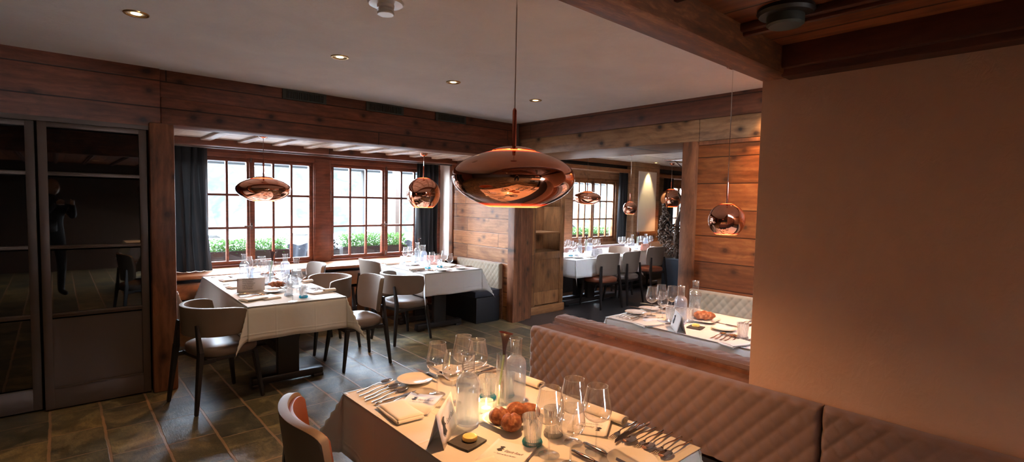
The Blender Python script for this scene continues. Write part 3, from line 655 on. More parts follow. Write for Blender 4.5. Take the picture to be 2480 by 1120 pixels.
# far side of the partition, facing +X: local -y = world +X => rz = 90deg
t = bench(2.437, -1.1, R(90), 3.41, .485, .868, [1.6], M['velvet'], 'quilted bench behind the partition, facing the middle table', .46, th=.085)
bench(4.552, 2.52, R(-90), 3.5, .47, .825, [1.75], M['velvet_light'], 'cream quilted bench against the wood panelling behind the middle table', .45)
bench(4.56, 6.32, R(-90), 1.0, .43, .775, [], M['velvet_light'], 'cream quilted bench in the bay beneath the pale plank wall', .44, seatz=.43)
t = empty('window_bench', (5.75, 6.55, 0)); bx(0, 5.2, -.08, 0, .44, .79, bev=.02).obj('backrest', M['velvet'], t); bx(0, 5.2, -.33, -.08, .38, .47, bev=.02).obj('seat', M['navy'], t); bx(0, 5.2, -.30, 0, 0, .38).obj('base', M['black'], t)
tag(t, 'long grey upholstered bench below the back room window', 'bench')

# ------------------------------------------------------------------ tables and cloths
TOP = .76
def cloth(cx, cy, w, l, rz, label, drop=.285, seed=0):
    rnd = random.Random(seed); ph = [rnd.uniform(0, 6) for _ in range(6)]
    hx, hy = w/2, l/2; nx = 46; ny = int(46*(l+2*drop)/(w+2*drop)); ex, ey = hx+drop, hy+drop; b = B(); rr = .028
    def prof(s):      # distance past the edge -> (out, down) with a rounded lip
        q_ = rr*PI/2
        if s < q_: a = s/rr; return rr*math.sin(a), rr*(1-math.cos(a))
        return rr, rr+(s-q_)
    def co(t, hh, ee):    # nonuniform sampling so the lip is resolved
        v = -ee+2*ee*t; return v
    us = sorted(set([round(-ex+2*ex*i/nx, 4) for i in range(nx+1)]+[round(sg*(hx+k*.009), 4) for sg in (-1, 1) for k in range(0, 4)]))
    vs = sorted(set([round(-ey+2*ey*i/ny, 4) for i in range(ny+1)]+[round(sg*(hy+k*.009), 4) for sg in (-1, 1) for k in range(0, 4)]))
    def f(u, v):
        a = max(0, abs(u)-hx); c = max(0, abs(v)-hy); sx = 1 if u > 0 else -1; sy = 1 if v > 0 else -1
        if a == 0 and c == 0: return (u, v, .0012*math.sin(u*9+ph[0])*math.sin(v*7+ph[1]))
        wob = lambda q_, d_: .011*d_/drop*(math.sin(q_*11+ph[2])+.6*math.sin(q_*23+ph[3]))
        if c == 0: o, dn = prof(a); return (sx*(hx-rr+o+.02*dn+wob(v+sx, a)), v, -dn)
        if a == 0: o, dn = prof(c); return (u, sy*(hy-rr+o+.02*dn+wob(u+sy*2, c)), -dn)
        s = math.hypot(a, c); th = math.atan2(c, a)/(PI/2); o, dn = prof(s)
        mid = 1-abs(2*th-1); k = mid**.75; tw = .30*math.sin(ph[4]+sx*2+sy)
        out = k*(.50+.16*math.sin(ph[5]+sx+sy*3))*max(0, s-.015); dz = dn*(1-.05*k)
        dx, dy = (math.cos(PI/4+tw), math.sin(PI/4+tw))
        # neighbouring skirts bend in a little toward the fold
        return (sx*(hx-rr+o*(1-th*.5)+.02*dn+out*dx+ (.5-th)*.0), sy*(hy-rr+o*(.5+th*.5)+.02*dn+out*dy), -dz)
    g = [[b.bm.verts.new(f(u, v)) for u in us] for v in vs]
    for j in range(len(vs)-1):
        for i in range(len(us)-1): b.bm.faces.new((g[j][i], g[j][i+1], g[j+1][i+1], g[j+1][i]))
    o = b.obj('tablecloth', M['linen'], None, True, 180); o.location = (cx, cy, TOP); o.rotation_euler = (0, 0, rz)
    sm = o.modifiers.new('thick', 'SOLIDIFY'); sm.thickness = .0016; sm.offset = -1
    return tag(o, label, 'tablecloth')
def table(cx, cy, w, l, rz, label):
    t = empty('dining_table', (cx, cy, 0), rz); hx, hy = w/2-.02, l/2-.02
    bx(-hx, hx, -hy, hy, .715, .752, bev=.004).obj('tabletop', M['legs'], t)
    for s in (-1, 1):
        y = s*(hy-.32); b = bx(-.09, .09, y-.035, y+.035, .075, .66, bev=.008); b.obj('trestle_post', M['legs'], t)
        b = bx(-hx+.08, hx-.08, y-.045, y+.045, .02, .085, bev=.012); b.box(-hx+.08, -hx+.17, y-.05, y+.05, 0, .03, bev=.004); b.box(hx-.17, hx-.08, y-.05, y+.05, 0, .03, bev=.004); b.obj('trestle_foot', M['legs'], t)
        bx(-hx+.1, hx-.1, y-.04, y+.04, .66, .715, bev=.006).obj('cross_bearer', M['legs'], t)
    bx(-.03, .03, -hy+.34, hy-.34, .20, .28, bev=.006).obj('stretcher', M['legs'], t)
    return tag(t, label, 'table')
TB = {}
for key, cx, cy, w, l, rz, nm in (('N', 1.315, 1.52, .765, 1.29, 0, 'nearest'), ('T1', 1.525, 5.275, .80, 1.93, R(-1.5), 'window'), ('T2', 3.63, 5.69, .86, 1.13, 0, 'corner'), ('T3', 3.53, 1.62, .84, 1.60, 0, 'middle'),
                                  ('T4', 6.55, 5.56, 1.47, .94, 0, 'back left'), ('T5', 8.50, 5.90, 1.45, .80, 0, 'back right'), ('T0', .28, 5.74, 1.05, .80, 0, 'hidden')):
    d_ = dict(N='nearest table in the foreground', T1='long table beside the left bay window', T2='table in the bay corner by the cream bench', T3='middle table behind the partition', T4='left table in the back room', T5='right table in the back room', T0='table mostly hidden behind the red post')[key]
    table(cx, cy, w, l, rz, 'dark trestle table, '+d_); cloth(cx, cy, w, l, rz, 'white cloth with hanging corners, '+d_, seed=len(TB)+3); TB[key] = d_

# ------------------------------------------------------------------ chairs
def shell(name, mat, parent, rad, half, zc, hh, tilt, thick, pw, x0, sag=0., nu=40, nv=14, outer=None, taper=0.):
    """curved backrest; x0: centre of curvature; half: half sweep angle (deg)"""
    b = B(); H = R(half)
    def f(u, v):
        s = 2*u-1; t = 2*v-1; ext = max(0, 1-abs(s)**pw)**(1/pw); k = (abs(t)**3)*.0
        hz = hh*ext*(1-taper*abs(s)) ; z = zc + t*hz - sag*s*s*hh
        a = s*H; r = rad + tilt*(z-zc)
        return (x0-r*math.cos(a), r*math.sin(a), z)
    b.grid(nu, nv, f); bmesh.ops.remove_doubles(b.bm, verts=b.bm.verts, dist=.0005)
    o = b.obj(name, mat, parent, True, 180); m_ = o.modifiers.new('thick', 'SOLIDIFY'); m_.thickness = thick; m_.offset = 0
    m2 = o.modifiers.new('soft', 'BEVEL'); m2.width = thick*.35; m2.segments = 3; m2.limit_method = 'ANGLE'; m2.angle_limit = R(40)
    return o
def mk_chair(kind, seatmat='leather_seat', far=False):
    def f():
        t = empty('dining_chair'); b = B(); n = 44; rings = []
        def outline(a):
            c, s = math.cos(a), math.sin(a); r = 1/(abs(c)**3.2+abs(s)**3.2)**(1/3.2); return (.225*r*c+.01, (.235+.012*c)*r*s)
        for k, (sc, z) in enumerate(((.0, .395), (.90, .395), (.97, .402), (1., .42), (1., .445), (.975, .462), (.88, .474), (.6, .481), (0, .484))):
            rings.append([b.bm.verts.new((outline(2*PI*i/n)[0]*sc, outline(2*PI*i/n)[1]*sc, z)) for i in range(n)] if sc else [b.bm.verts.new((0, 0, z))])
        for a, c in zip(rings, rings[1:]):
            for i in range(n):
                j = (i+1) % n
                if len(a) == 1: b.bm.faces.new((a[0], c[i], c[j]))
                elif len(c) == 1: b.bm.faces.new((a[i], a[j], c[0]))
                else: b.bm.faces.new((a[i], a[j], c[j], c[i]))
        b.obj('seat', M[seatmat], t, True, 60)
        b = bx(-.19, .20, -.20, .20, .365, .397, bev=.004); b.obj('seat_frame', M['legs'], t)
        for s in (-1, 1):
            B().bar((.175, s*.195, .39), (.225, s*.225, .0), .042, .038, .024, .024).obj('leg', M['legs'], t)
            g = B(); xs, top = (-.205, (-.200, s*.180, .665)) if kind == 'A' else (-.232, (-.238, s*.150, .655))
            g.bar((xs, s*.196, .46), (xs-.05, s*.228, .0), .044, .040, .026, .024); g.bar((xs, s*.197, .44), top, .044, .034, .034, .016); g.bar((xs, s*.197, .375), (-.12, s*.19, .375), .03, .03, .03, .03, (0, 0, 1)); g.obj('leg', M['legs'], t)
        if kind == 'A':
            bk = shell('backrest', M['leather'], t, .36, 41, .685, .172, .12, .034, 5.5, .145)
        else:
            bk = shell('backrest', M['leather'], t, .268, 104, .668, .110, .05, .030, 5.5, .02, 0., 64, 12)
        return t
    return f
CA = Proto(mk_chair('A')); CB = Proto(mk_chair('B')); CF = Proto(mk_chair('A', 'cinnamon')); CBF = Proto(mk_chair('A', 'leather_seat'))
CA.put((2.20, 4.77, 0), R(180), 'high-backed taupe chair at the right of the window table, nearest the camera')
CB.put((.962, 4.58, 0), R(14), 'barrel-backed taupe chair at the left side of the window table, beside the red post')
CB.put((2.17, 5.46, 0), R(183), 'barrel-backed taupe chair at the right side of the window table, between two high-backed ones')
CA.put((2.13, 6.05, 0), R(180), 'high-backed taupe chair at the window end of the window table')
CA.put((3.13, 6.08, 0), R(4), 'high-backed taupe chair at the corner table, near the window sill')
CB.put((3.02, 5.28, 0), R(6), 'barrel-backed taupe chair at the left side of the corner table, nearest the camera')
nc = CA.put((.828, 1.84, 0), R(-9), 'taupe chair with lamplight-tinted inner back at the nearest table, cut off by the bottom edge')
shell('lamplit_pad', M['cinnamon'], nc, .335, 40, .685, .158, .12, .016, 5.5, .145)  # added pad: orange lamplight on the inner back, painted as leather colour
CF.put((6.42, 5.10, 0), R(82), 'high-backed chair with cinnamon seat at the back left table, nearest the passage')
CBF.put((7.02, 5.12, 0), R(92), 'chair with brown seat at the right end of the back left table')
CF.put((8.22, 5.42, 0), R(84), 'high-backed chair with cinnamon seat beside the blue grey planter')
CF.put((7.43, 5.62, 0), R(180), 'high-backed chair between the two back room tables')

# ------------------------------------------------------------------ tableware prototypes
def mk_wine(h=.225, r=.046, rim=.033, seg=40):
    def f():
        t = empty('wine_glass'); k = h/.225
        B().lathe([(0, .004), (.008, .0045), (.02, .0025), (.036, .0008), (.0372, .0018), (.02, .0045), (.008, .009), (0, .010)], 36).obj('foot', M['glass_thick'], t)
        B().lathe([(.0065, .006), (.0036, .014), (.0032, .06*k), (.0036, .095*k), (.007, .103*k)], 14).obj('stem', M['glass_thick'], t)
        b = B(); b.lathe([(.0, .101*k), (.012, .1035*k), (r*.62, .112*k), (r*.88, .123*k), (r*.985, .137*k), (r, .146*k), (r*.97, .158*k), (r*.90, .180*k), (rim+.003, .205*k), (rim, h)], seg); b.tube([(rim*math.cos(a), rim*math.sin(a), h) for a in [2*PI*i/40 for i in range(41)]], .0007, 6, False); b.obj('bowl', M['glass'], t, True, 70)
        return t
    return f
WG = Proto(mk_wine()); WG2 = Proto(mk_wine(.205, .041, .030)); WGL = Proto(mk_wine(.235, .050, .036))
def mk_carafe(misty, full=.165):
    def f():
        t = empty('water_carafe')
        body = [(.0, .004), (.036, .004), (.043, .008), (.0455, .018), (.0455, .160), (.044, .175), (.038, .188), (.028, .197), (.0245, .203)]
        B().lathe(body, 40).obj('body', M['misty' if misty else 'carafe'], t, True, 60)
        B().lathe([(.0245, .203), (.0245, .232), (.0255, .272), (.0275, .276), (.0265, .277), (.0235, .270)], 36).obj('neck', M['carafe'], t, True, 60)
        B().lathe([(0, .012), (.040, .014), (.0425, .022), (.0425, min(full, .16)), (.0415 if full < .17 else .026, full), (0, full)], 36).obj('water', M['water'], t, True, 40)
        return t
    return f
CM = Proto(mk_carafe(True, .195)); CC = Proto(mk_carafe(False, .165))
def mk_tumbler(base):
    def f():
        t = empty('ribbed_tumbler')
        B().lathe([(.033, .016), (.031, .028), (.033, .052), (.0365, .08), (.038, .104), (.0355, .104), (.034, .08), (.030, .045), (.028, .026), (.0, .022)], 72).obj('body', M['ribbed'], t, True, 60)
        B().lathe([(0, 0), (.031, 0), (.0355, .004), (.0365, .010), (.034, .017), (0, .018)], 48).obj('base', M[base], t, True, 60); return t
    return f
TU = Proto(mk_tumbler('blue')); TC = Proto(mk_tumbler('pebble'))
def mk_plate(r=.083):
    def f():
        t = B().lathe([(0, .004), (r*.55, .004), (r*.62, .006), (r*.9, .0145), (r, .017), (r, .0185), (r*.93, .0175), (r*.66, .010), (r*.58, .0075), (0, .0072)], 56).obj('bread_plate', M['porcelain'], None, True, 80)
        return t
    return f
PL = Proto(mk_plate())
def mk_square():
    b = B(); n = 40; rings = []
    for sc, z in ((0, .003), (.6, .003), (.66, .005), (.98, .016), (1, .0175), (.97, .019), (.68, .010), (.62, .007), (0, .0065)):
        if sc: rings.append([b.bm.verts.new((.098*sc*math.copysign(abs(math.cos(a))**.36, math.cos(a)), .082*sc*math.copysign(abs(math.sin(a))**.36, math.sin(a)), z)) for a in [2*PI*i/n+.01 for i in range(n)]])
        else: rings.append([b.bm.verts.new((0, 0, z))])
    for a, c in zip(rings, rings[1:]):
        for i in range(n):
            j = (i+1) % n
            if len(a) == 1: b.bm.faces.new((a[0], c[i], c[j]))
            elif len(c) == 1: b.bm.faces.new((a[i], a[j], c[0]))
            else: b.bm.faces.new((a[i], a[j], c[j], c[i]))
    return b.obj('serving_plate', M['porcelain'], None, True, 80)
SQ = Proto(mk_square)
def mk_fork():
    t = empty('fork'); b = B()
    b.tube([(0, 0, .003), (.05, 0, .004), (.09, 0, .010), (.125, 0, .012), (.14, 0, .008)], [.0055, .0048, .0032, .003, .0042], 8, True, .5); b.obj('handle', M['steel'], t)
    b = B(); g = b.grid(8, 8, lambda u, v: (.137+.030*u, (v-.5)*.024*min(1, .35+u*1.6), .008-.006*math.sin(u*2.2)+.012*(v-.5)**2*4*.1))
    for k in range(4): y = (k-1.5)*.0066; b.tube([(.163, y, .0035), (.185, y, .002), (.205, y, .006)], [.0018, .0016, .0009], 6)
    o = b.obj('head', M['steel'], t); return t
def mk_spoon():
    t = empty('spoon'); b = B(); b.tube([(0, 0, .003), (.05, 0, .004), (.09, 0, .010), (.125, 0, .011), (.145, 0, .006)], [.0055, .0048, .0032, .003, .004], 8, True, .5); b.obj('handle', M['steel'], t)
    b = B()
    def f(u, v):
        a = 2*PI*u; rr = v; x = .172+.033*rr*math.cos(a)*(1+.06*math.cos(a)); y = .0195*rr*math.sin(a); return (x, y, .0015+.0075*rr*rr)
    b.grid(28, 6, f); b.obj('bowl', M['steel'], t); return t
def mk_knife():
    t = empty('knife'); b = B(); b.tube([(0, 0, .007), (.01, 0, .007), (.05, 0, .007), (.09, 0, .007), (.098, 0, .007)], [.004, .0078, .0075, .0066, .005], 12, True, .8); b.obj('handle', M['steel'], t)
    b = B(); pts = [(.097, -.006), (.12, -.0095), (.16, -.010), (.19, -.006), (.213, .004), (.214, .0065), (.19, .0075), (.12, .007), (.097, .006)]; b.poly(pts, .0014, .0062); b.obj('blade', M['steel'], t, False); return t
FK = Proto(mk_fork); SP = Proto(mk_spoon); KN = Proto(mk_knife)
def mk_napkin():
    b = B()
    for k, (dx, dy) in enumerate(((0, 0), (.006, .004), (.002, -.003))):
        z = .004*k; b.grid(12, 10, lambda u, v, dx=dx, dy=dy, z=z: ((u-.5)*.135+dx, (v-.5)*.088+dy, z+.0055+.0065*math.sin(PI*u)**.5*math.sin(PI*v)**.3*(1 if k == 2 else .2)+.003*math.sin(u*5+k)))
    b.tube([(-.066, -.043, .007), (-.066, .043, .008)], .0065, 10); b.tube([(-.066, .043, .006), (.064, .043, .006)], .005, 8)
    o = b.obj('folded_napkin', M['napkin']); s = o.modifiers.new('t', 'SOLIDIFY'); s.thickness = .0022; return o
def mk_roll():
    b = B(); pts = []
    for k in range(48): a = k/47; th = a*2*PI*2.1; r = .024-.010*a; pts.append((r*1.25*math.cos(th), .019+r*.72*math.sin(th)-.004))
    g = [[b.bm.verts.new((x, y, z)) for (y, z) in pts] for x in [-.07+.14*i/8 for i in range(9)]]
    for i in range(8):
        for j in range(47): b.bm.faces.new((g[i][j], g[i+1][j], g[i+1][j+1], g[i][j+1]))
    o = b.obj('rolled_napkin', M['napkin']); s = o.modifiers.new('t', 'SOLIDIFY'); s.thickness = .0016; return o
NP = Proto(mk_napkin); NR = Proto(mk_roll)
def text_mesh(name, s, size, parent, loc, rot, mat='ink', shear=0., ext=.0001, sx=1.):
    cu = D.curves.new(name, 'FONT'); cu.body = s; cu.size = size; cu.shear = shear; cu.extrude = ext; cu.align_x = 'LEFT'
    o = D.objects.new('tmp', cu); C.objects.link(o); dg = bpy.context.evaluated_depsgraph_get(); me = D.meshes.new_from_object(o.evaluated_get(dg)); D.objects.remove(o); me.name = name
    me.materials.clear(); me.materials.append(M[mat]); q_ = D.objects.new(name, me); C.objects.link(q_); q_.parent = parent; q_.location = loc; q_.rotation_euler = rot; q_.scale = (sx, 1, 1); return q_
LOGO = [(-.009, .016), (-.004, .0175), (0, .019), (.005, .0185), (.010, .016), (.006, .014), (.004, .010), (.006, .005), (.012, .003), (.005, .001), (.004, -.003), (.009, -.011), (.001, -.0125), (-.003, -.015), (-.007, -.012), (-.013, -.007), (-.009, -.001), (-.005, .004), (-.004, .010), (-.008, .013)]
def logo(parent, loc, rot, s=1.):
    o = B().poly([(x*s, y*s) for x, y in LOGO], .0002).obj('printed_emblem', M['ink'], parent, False); o.location = loc; o.rotation_euler = rot; return o
def mk_menu():
    t = empty('menu_card'); b = B()
    b.grid(14, 2, lambda u, v: ((u-.5)*.148, (v-.5)*.210, .0035+.010*max(0, abs(u-.5)*2-.55)**2*3)); b.grid(14, 2, lambda u, v: ((u-.5)*.147+.001, (v-.5)*.210, .0012))
    o = b.obj('card', M['paper'], t); s = o.modifiers.new('t', 'SOLIDIFY'); s.thickness = .0006
    logo(t, (-.036, .046, .0052), (0, 0, 0), 1.05)
    text_mesh('printed_title', 'Esprit Rock', .020, t, (-.020, .034, .0050), (0, 0, 0), 'ink_light', shear=.45, sx=.72)
    text_mesh('printed_line', '11. Réserve 20.21.06.2021', .0078, t, (-.048, .010, .0058), (0, 0, 0)); return t
MC = Proto(mk_menu)
def mk_tent(paper, lines):
    def f():
        t = empty('tent_card'); b = B(); L, H, W = .225, .122, .030
        for s in (-1, 1): b.grid(6, 6, lambda u, v, s=s: ((u-.5)*L, s*(W*(1-v)**1.15)+s*.0006, H*v))
        o = b.obj('folded_card', M[paper], t); sm = o.modifiers.new('t', 'SOLIDIFY'); sm.thickness = .0007
        tilt = math.atan2(H, W)
        for k, s in enumerate(lines): text_mesh('printed_line', s, .0135, t, (-.070, -W*(1-(.105-k*.0155)/H)**1.15-.0022, .105-k*.0155), (tilt+R(2), 0, 0), 'ink', .0)
        e = logo(t, (.055, W*.50+.0035, .056), (0, 0, 0), 1.9); e.rotation_euler = (tilt, 0, PI)
        if not lines:
            q_ = logo(t, (-.055, -W*.50-.0035, .056), (tilt, 0, 0), 1.9); text_mesh('printed_title', 'Esprit Rock', .028, t, (-.022, -W*.52-.0035, .050), (tilt, 0, 0), 'ink_light', shear=.45, sx=.8)
        return t
    return f
TN = Proto(mk_tent('paper', [])); TN1 = Proto(mk_tent('paper', ['Marianne Raselko', 'Martina Haselbr', 'Tanja Scheidhauser', 'Angela Eberstein', 'Olga Steinauer', 'Heidi Ringheim'])); TNP = Proto(mk_tent('pink', ['Marianne Rasel', 'Martina Haselbr']))
def mk_vase():
    t = empty('bud_vase'); B().lathe([(0, .002), (.0215, .002), (.0225, .006), (.0225, .225), (.0215, .225), (.0205, .010), (0, .008)], 30).obj('glass_tube', M['carafe'], t, True, 60)
    B().lathe([(0, .009), (.020, .009), (.020, .105), (0, .105)], 26).obj('water', M['water'], t); return t
def mk_calla():
    t = empty('calla_lily'); B().tube([(-.012, 0, .012), (-.008, .002, .09), (.002, .003, .17), (.010, .002, .235)], [.0045, .0045, .0048, .005], 10).obj('stem', M['stem'], t)
    b = B()
    def f(u, v):
        a = 2*PI*u; r = .006+.007*v+.012*v**5; fl = .5+.5*math.cos(a); return (.009+r*math.cos(a)+.012*v*v*fl, .002+r*math.sin(a)*.8, .222+.098*v-.012*fl*v**4)
    b.grid(24, 12, f); b.obj('flower', M['calla'], t)
    return t
VA = Proto(mk_vase); CL = Proto(mk_calla)
def mk_slate():
    return B().poly([(-.052, -.05), (-.01, -.053), (.05, -.049), (.053, .01), (.05, .05), (.0, .052), (-.05, .049), (-.054, -.01)], .006).obj('slate_tile', M['slate'], None, False)
def mk_butter():
    b = B(); b.lathe([(0, 0), (.023, 0), (.0265, .003), (.0275, .010), (.025, .015), (.018, .0175), (0, .018)], 32); return b.obj('butter_pat', M['butter'])
SL = Proto(mk_slate); BU = Proto(mk_butter)
def mk_bread(kind):
    def f():
        b = B()
        if kind == 'roll': b.ball((0, 0, .030), .042, (1.08, .95, .78), 36)
        else:
            b.grid(40, 20, lambda u, v: ((-1+2*u)*.085, .036*math.sin(PI*min(.999, max(.001, u)))**.5*math.cos(2*PI*v)*(1+.10*math.cos(u*22)), .030+.030*math.sin(PI*min(.999, max(.001, u)))**.5*math.sin(2*PI*v)*(1+.12*math.cos(u*22+1))))
        for v in b.bm.verts:
            n = math.sin(v.co.x*120+v.co.y*90)*math.sin(v.co.y*130+v.co.z*70); v.co += v.co.normalized()*.0016*n
            if kind == 'roll' and v.co.z > .04: v.co.z -= .006*math.exp(-(v.co.y/.006)**2)
            if v.co.z < .003: v.co.z = .003
        return b.obj('bread_roll' if kind == 'roll' else 'bread_loaf', M['bread'], None, True, 120)
    return f
BR = Proto(mk_bread('roll')); BL = Proto(mk_bread('loaf'))
def mk_candle():
    t = empty('tealight_holder'); B().lathe([(0, .002), (.024, .002), (.027, .006), (.029, .055), (.0275, .055), (.025, .009), (0, .007)], 36).obj('glass_cup', M['carafe'], t, True, 60)
    c = B().lathe([(0, .008), (.019, .008), (.019, .024), (.017, .0245), (0, .022)], 24).obj('candle', M['wax'], t)
    B().lathe([(0, .023), (.003, .027), (.0038, .032), (.002, .040), (0, .046)], 12).obj('flame', M['flame'], c); return t
CN = Proto(mk_candle)

def P76(px, py): v = P(px, py, TOP); return (v.x, v.y, TOP+.0015)
def put(pr_, px, py, label, rz=0., dz=0., group=None): x, y, z = P76(px, py); return pr_.put((x, y, z+dz), rz, label, group)
def along(pr_, h, t_, label, dz=0., L=.21):
    a = Vector(P76(*h)); b = Vector(P76(*t_)); d = (b-a); mid = (a+b)/2; rz = math.atan2(d.y, d.x); u = d.normalized(); o = mid-u*L/2; return pr_.put((o.x, o.y, o.z+dz), rz, label)
ORD = ['first', 'second', 'third', 'fourth', 'fifth', 'sixth', 'seventh', 'eighth']
# --- nearest table
near = 'of the nearest table'
L1 = [(SP, (863, 955), (952, 922)), (FK, (871, 963), (960, 931)), (SP, (881, 969), (972, 933)), (FK, (886, 974), (977, 941)), (SP, (894, 981), (996, 941)), (KN, (903.6, 986), (1013, 951)), (FK, (913.6, 993.6), (1018.6, 954))]
nm = {id(SP): 'spoon', id(FK): 'fork', id(KN): 'knife'}
for k, (p, h, t_) in enumerate(L1): along(p, h, t_, 'steel %s, %s from the far corner in the left cutlery row of the nearest table' % (nm[id(p)], ORD[k]))
L2 = [(FK, (1534, 1030), (1484, 1062)), (KN, (1550, 1031.6), (1487, 1077)), (KN, (1565, 1035), (1510, 1066)), (SP, (1580, 1043.6), (1520, 1074)), (FK, (1598.5, 1051), (1544, 1084.6)), (SP, (1617, 1058), (1569.6, 1088)), (FK, (1640, 1067.7), (1589, 1099)), (SP, (1663.6, 1077), (1610, 1107))]
for k, (p, h, t_) in enumerate(L2): along(p, h, t_, 'steel %s, %s from the rolled napkin, cutlery row beside the mauve bench' % (nm[id(p)], ORD[k]), dz=.003 if k == 2 else 0)
for k, p in enumerate((FK, KN, FK, SP, FK, SP)):
    y = 1.955+.030*k; p.put((1.672, y, TOP+.0015), R(180), 'steel %s, %s counted toward the window, far corner cutlery row, nearest table' % (nm[id(p)], ORD[k]))
x, y, z = P76(966, 1002); NP.put((1.018, 1.80, TOP+.004), R(86), 'cream folded napkin resting on a menu card beside the left cutlery row').scale = (1.4, 1.25, 1.)
MC.put((1.126, 1.834, TOP+.002), R(-51), 'white menu card with dark emblem tucked under the folded napkin '+near)
MC.put((1.107, 1.261, TOP+.002), R(-66), 'white menu card with dark emblem at the bottom edge by the slate')
MC.put((1.543, 1.255, TOP+.002), R(121), 'white menu card lying upside down beside the rolled napkin '+near)
NR.put((1.632, 1.262, TOP+.003), R(-86), 'cream rolled napkin by the cutlery row beside the quilted bench').scale = (1.4, 1, 1)
NP.put((.992, 1.185, TOP+.006), R(80), 'cream folded napkin cut off by the bottom edge, left of the lower menu card')
NR.put((1.652, 1.745, TOP+.003), R(-86), 'cream rolled napkin behind the tall water carafe on the far edge '+near)
TN.put((1.048, 1.538, TOP), R(42), 'tent card with dark emblem in front of the left carafe '+near)
put(PL, 1004.7, 926, 'white round bread plate with a knife on it, left '+near); put(PL, 1080, 905, 'white round bread plate behind the wine glasses at the far left '+near)
put(PL, 1531, 1127, 'white round bread plate at the bottom edge, below the cutlery row')
along(KN, (1062, 929.7), (1003, 901), 'steel butter knife lying across the left bread plate '+near, .012, .21); along(KN, (1098, 928), (1031, 893), 'steel butter knife on the plate behind the wine glasses '+near, .012, .21)
along(KN, (1442, 1094), (1498, 1122), 'steel knife handle lying by the foot of a wine glass at the bottom edge', .002); along(KN, (1418, 1115), (1470, 1140), 'steel knife cut off by the bottom edge, left of the lower bread plate', .002)
for g, px, py, l in ((WGL, 1058.7, 958, 'large empty wine glass, leftmost of the left group '+near), (WG, 1096, 979, 'smaller empty wine glass, front one of the left group '+near), (WGL, 1121, 935, 'tallest empty wine glass at the back of the left group '+near), (WGL, 1154, 948, 'empty wine glass, rightmost of the left group '+near),
                     (WGL, 1329, 1105, 'large wine glass beside the turquoise tumbler, right group '+near), (WGL, 1387, 1075, 'empty wine glass, bench side of the right group '+near), (WG, 1381, 1131, 'small wine glass cut off by the bottom edge, right group '+near), (WGL, 1443, 1098, 'large empty wine glass, rightmost of the right group '+near)): put(g, px, py, l)
put(CM, 1132, 1030, 'misted water carafe behind the tent card '+near); put(CM, 1247, 974, 'misted water carafe beside the flower vase '+near)
put(VA, 1213.5, 987, 'slim glass bud vase holding a dark calla '+near); put(CL, 1213.5, 987, 'dark maroon calla lily standing in the bud vase '+near, R(-40))
put(TU, 1181, 968, 'ribbed tumbler with turquoise base behind the tealight '+near); put(TU, 1226, 962, 'ribbed tumbler with turquoise base hidden behind the flower vase '+near)
put(TU, 1289, 1078, 'ribbed tumbler with turquoise base in front of the bread '+near); put(TC, 1340, 1056, 'ribbed tumbler with clear pebbled base behind the right wine glasses '+near)
put(CN, 1177, 1003, 'glass holder with a lit tealight between the two carafes '+near)
l = D.lights.new('candle_light', 'POINT'); l.energy = .25; l.color = (1, .6, .25); l.shadow_soft_size = .008; o = D.objects.new('candle_light', l); C.objects.link(o); v = P76(1177, 1003); o.location = (v[0], v[1], TOP+.058)
SQ.put((1.30, 1.474, TOP+.0015), R(3), 'square white plate of bread rolls '+near).scale = (.92, 1.10, 1)
for px, py, l in ((1209, 1013, 'left'), (1238, 1028, 'front'), (1250, 1000, 'back'), (1281, 1002, 'right')): v = P(px, py, .792); BR.put((v.x, v.y, TOP+.009), random.uniform(0, 3), 'round crusty bread roll, %s one on the square plate %s' % (l, near))
SL.put((1.08, 1.435, TOP+.0015), R(12), 'square black slate tile carrying butter '+near); put(BU, 1137.5, 1071, 'round pat of yellow butter on the slate tile '+near, 0, .006)

# --- generic row of cutlery: handle ends at (x, y), lying toward angle a, spaced along s
def row(x, y, a, s, kinds, where):
    for k, p in enumerate(kinds):
        dx, dy = s; p.put((x+dx*k, y+dy*k, TOP+.0015), a, 'steel %s, %s %s, %s' % (nm[id(p)], ORD[k], 'piece from the left' if abs(dx) > abs(dy) else ('from the camera' if dy > 0 else 'from the window side'), where))
K6 = (SP, FK, SP, FK, KN, FK); K5 = (SP, FK, SP, KN, FK)
# --- window table (T1)
w1 = 'on the window table'
row(1.165, 4.78, 0, (0, .030), K6, 'near left setting, window table'); row(1.19, 5.42, 0, (0, .030), K5, 'middle left setting, window table'); row(1.20, 5.98, 0, (0, .03), K5, 'far left setting, window table')
row(1.875, 4.86, PI, (0, -.030), K6, 'near right setting, window table'); row(1.89, 5.62, PI, (0, -.030), K5, 'far right setting, window table')
put(NP, 614, 727, 'folded napkin at the near left corner of the window table', R(20)); put(NR, 798, 707, 'rolled napkin at the near right corner of the window table', R(0)).scale = (.72, 1.2, .9); put(NR, 744, 685, 'rolled napkin at the far right side of the window table', R(10)).scale = (.72, 1.2, .9); put(NP, 579, 697, 'folded napkin behind the tent card of the window table', R(15)); put(NP, 560, 680, 'folded napkin at the far left side of the window table', R(10))
put(MC, 648, 722, 'white menu card at the near left corner of the window table', R(8)); put(MC, 763, 709, 'white menu card at the near right side of the window table', R(190))
put(TN1, 608, 707, 'standing tent card with printed lines on the window table', R(-12))
put(CC, 592, 682, 'clear water carafe at the back left of the window table'); put(CM, 619, 702, 'misted water carafe behind the tent card of the window table'); put(CM, 691, 681, 'misted water carafe in the middle of the window table'); put(CC, 718, 697, 'clear water carafe at the right of the window table')
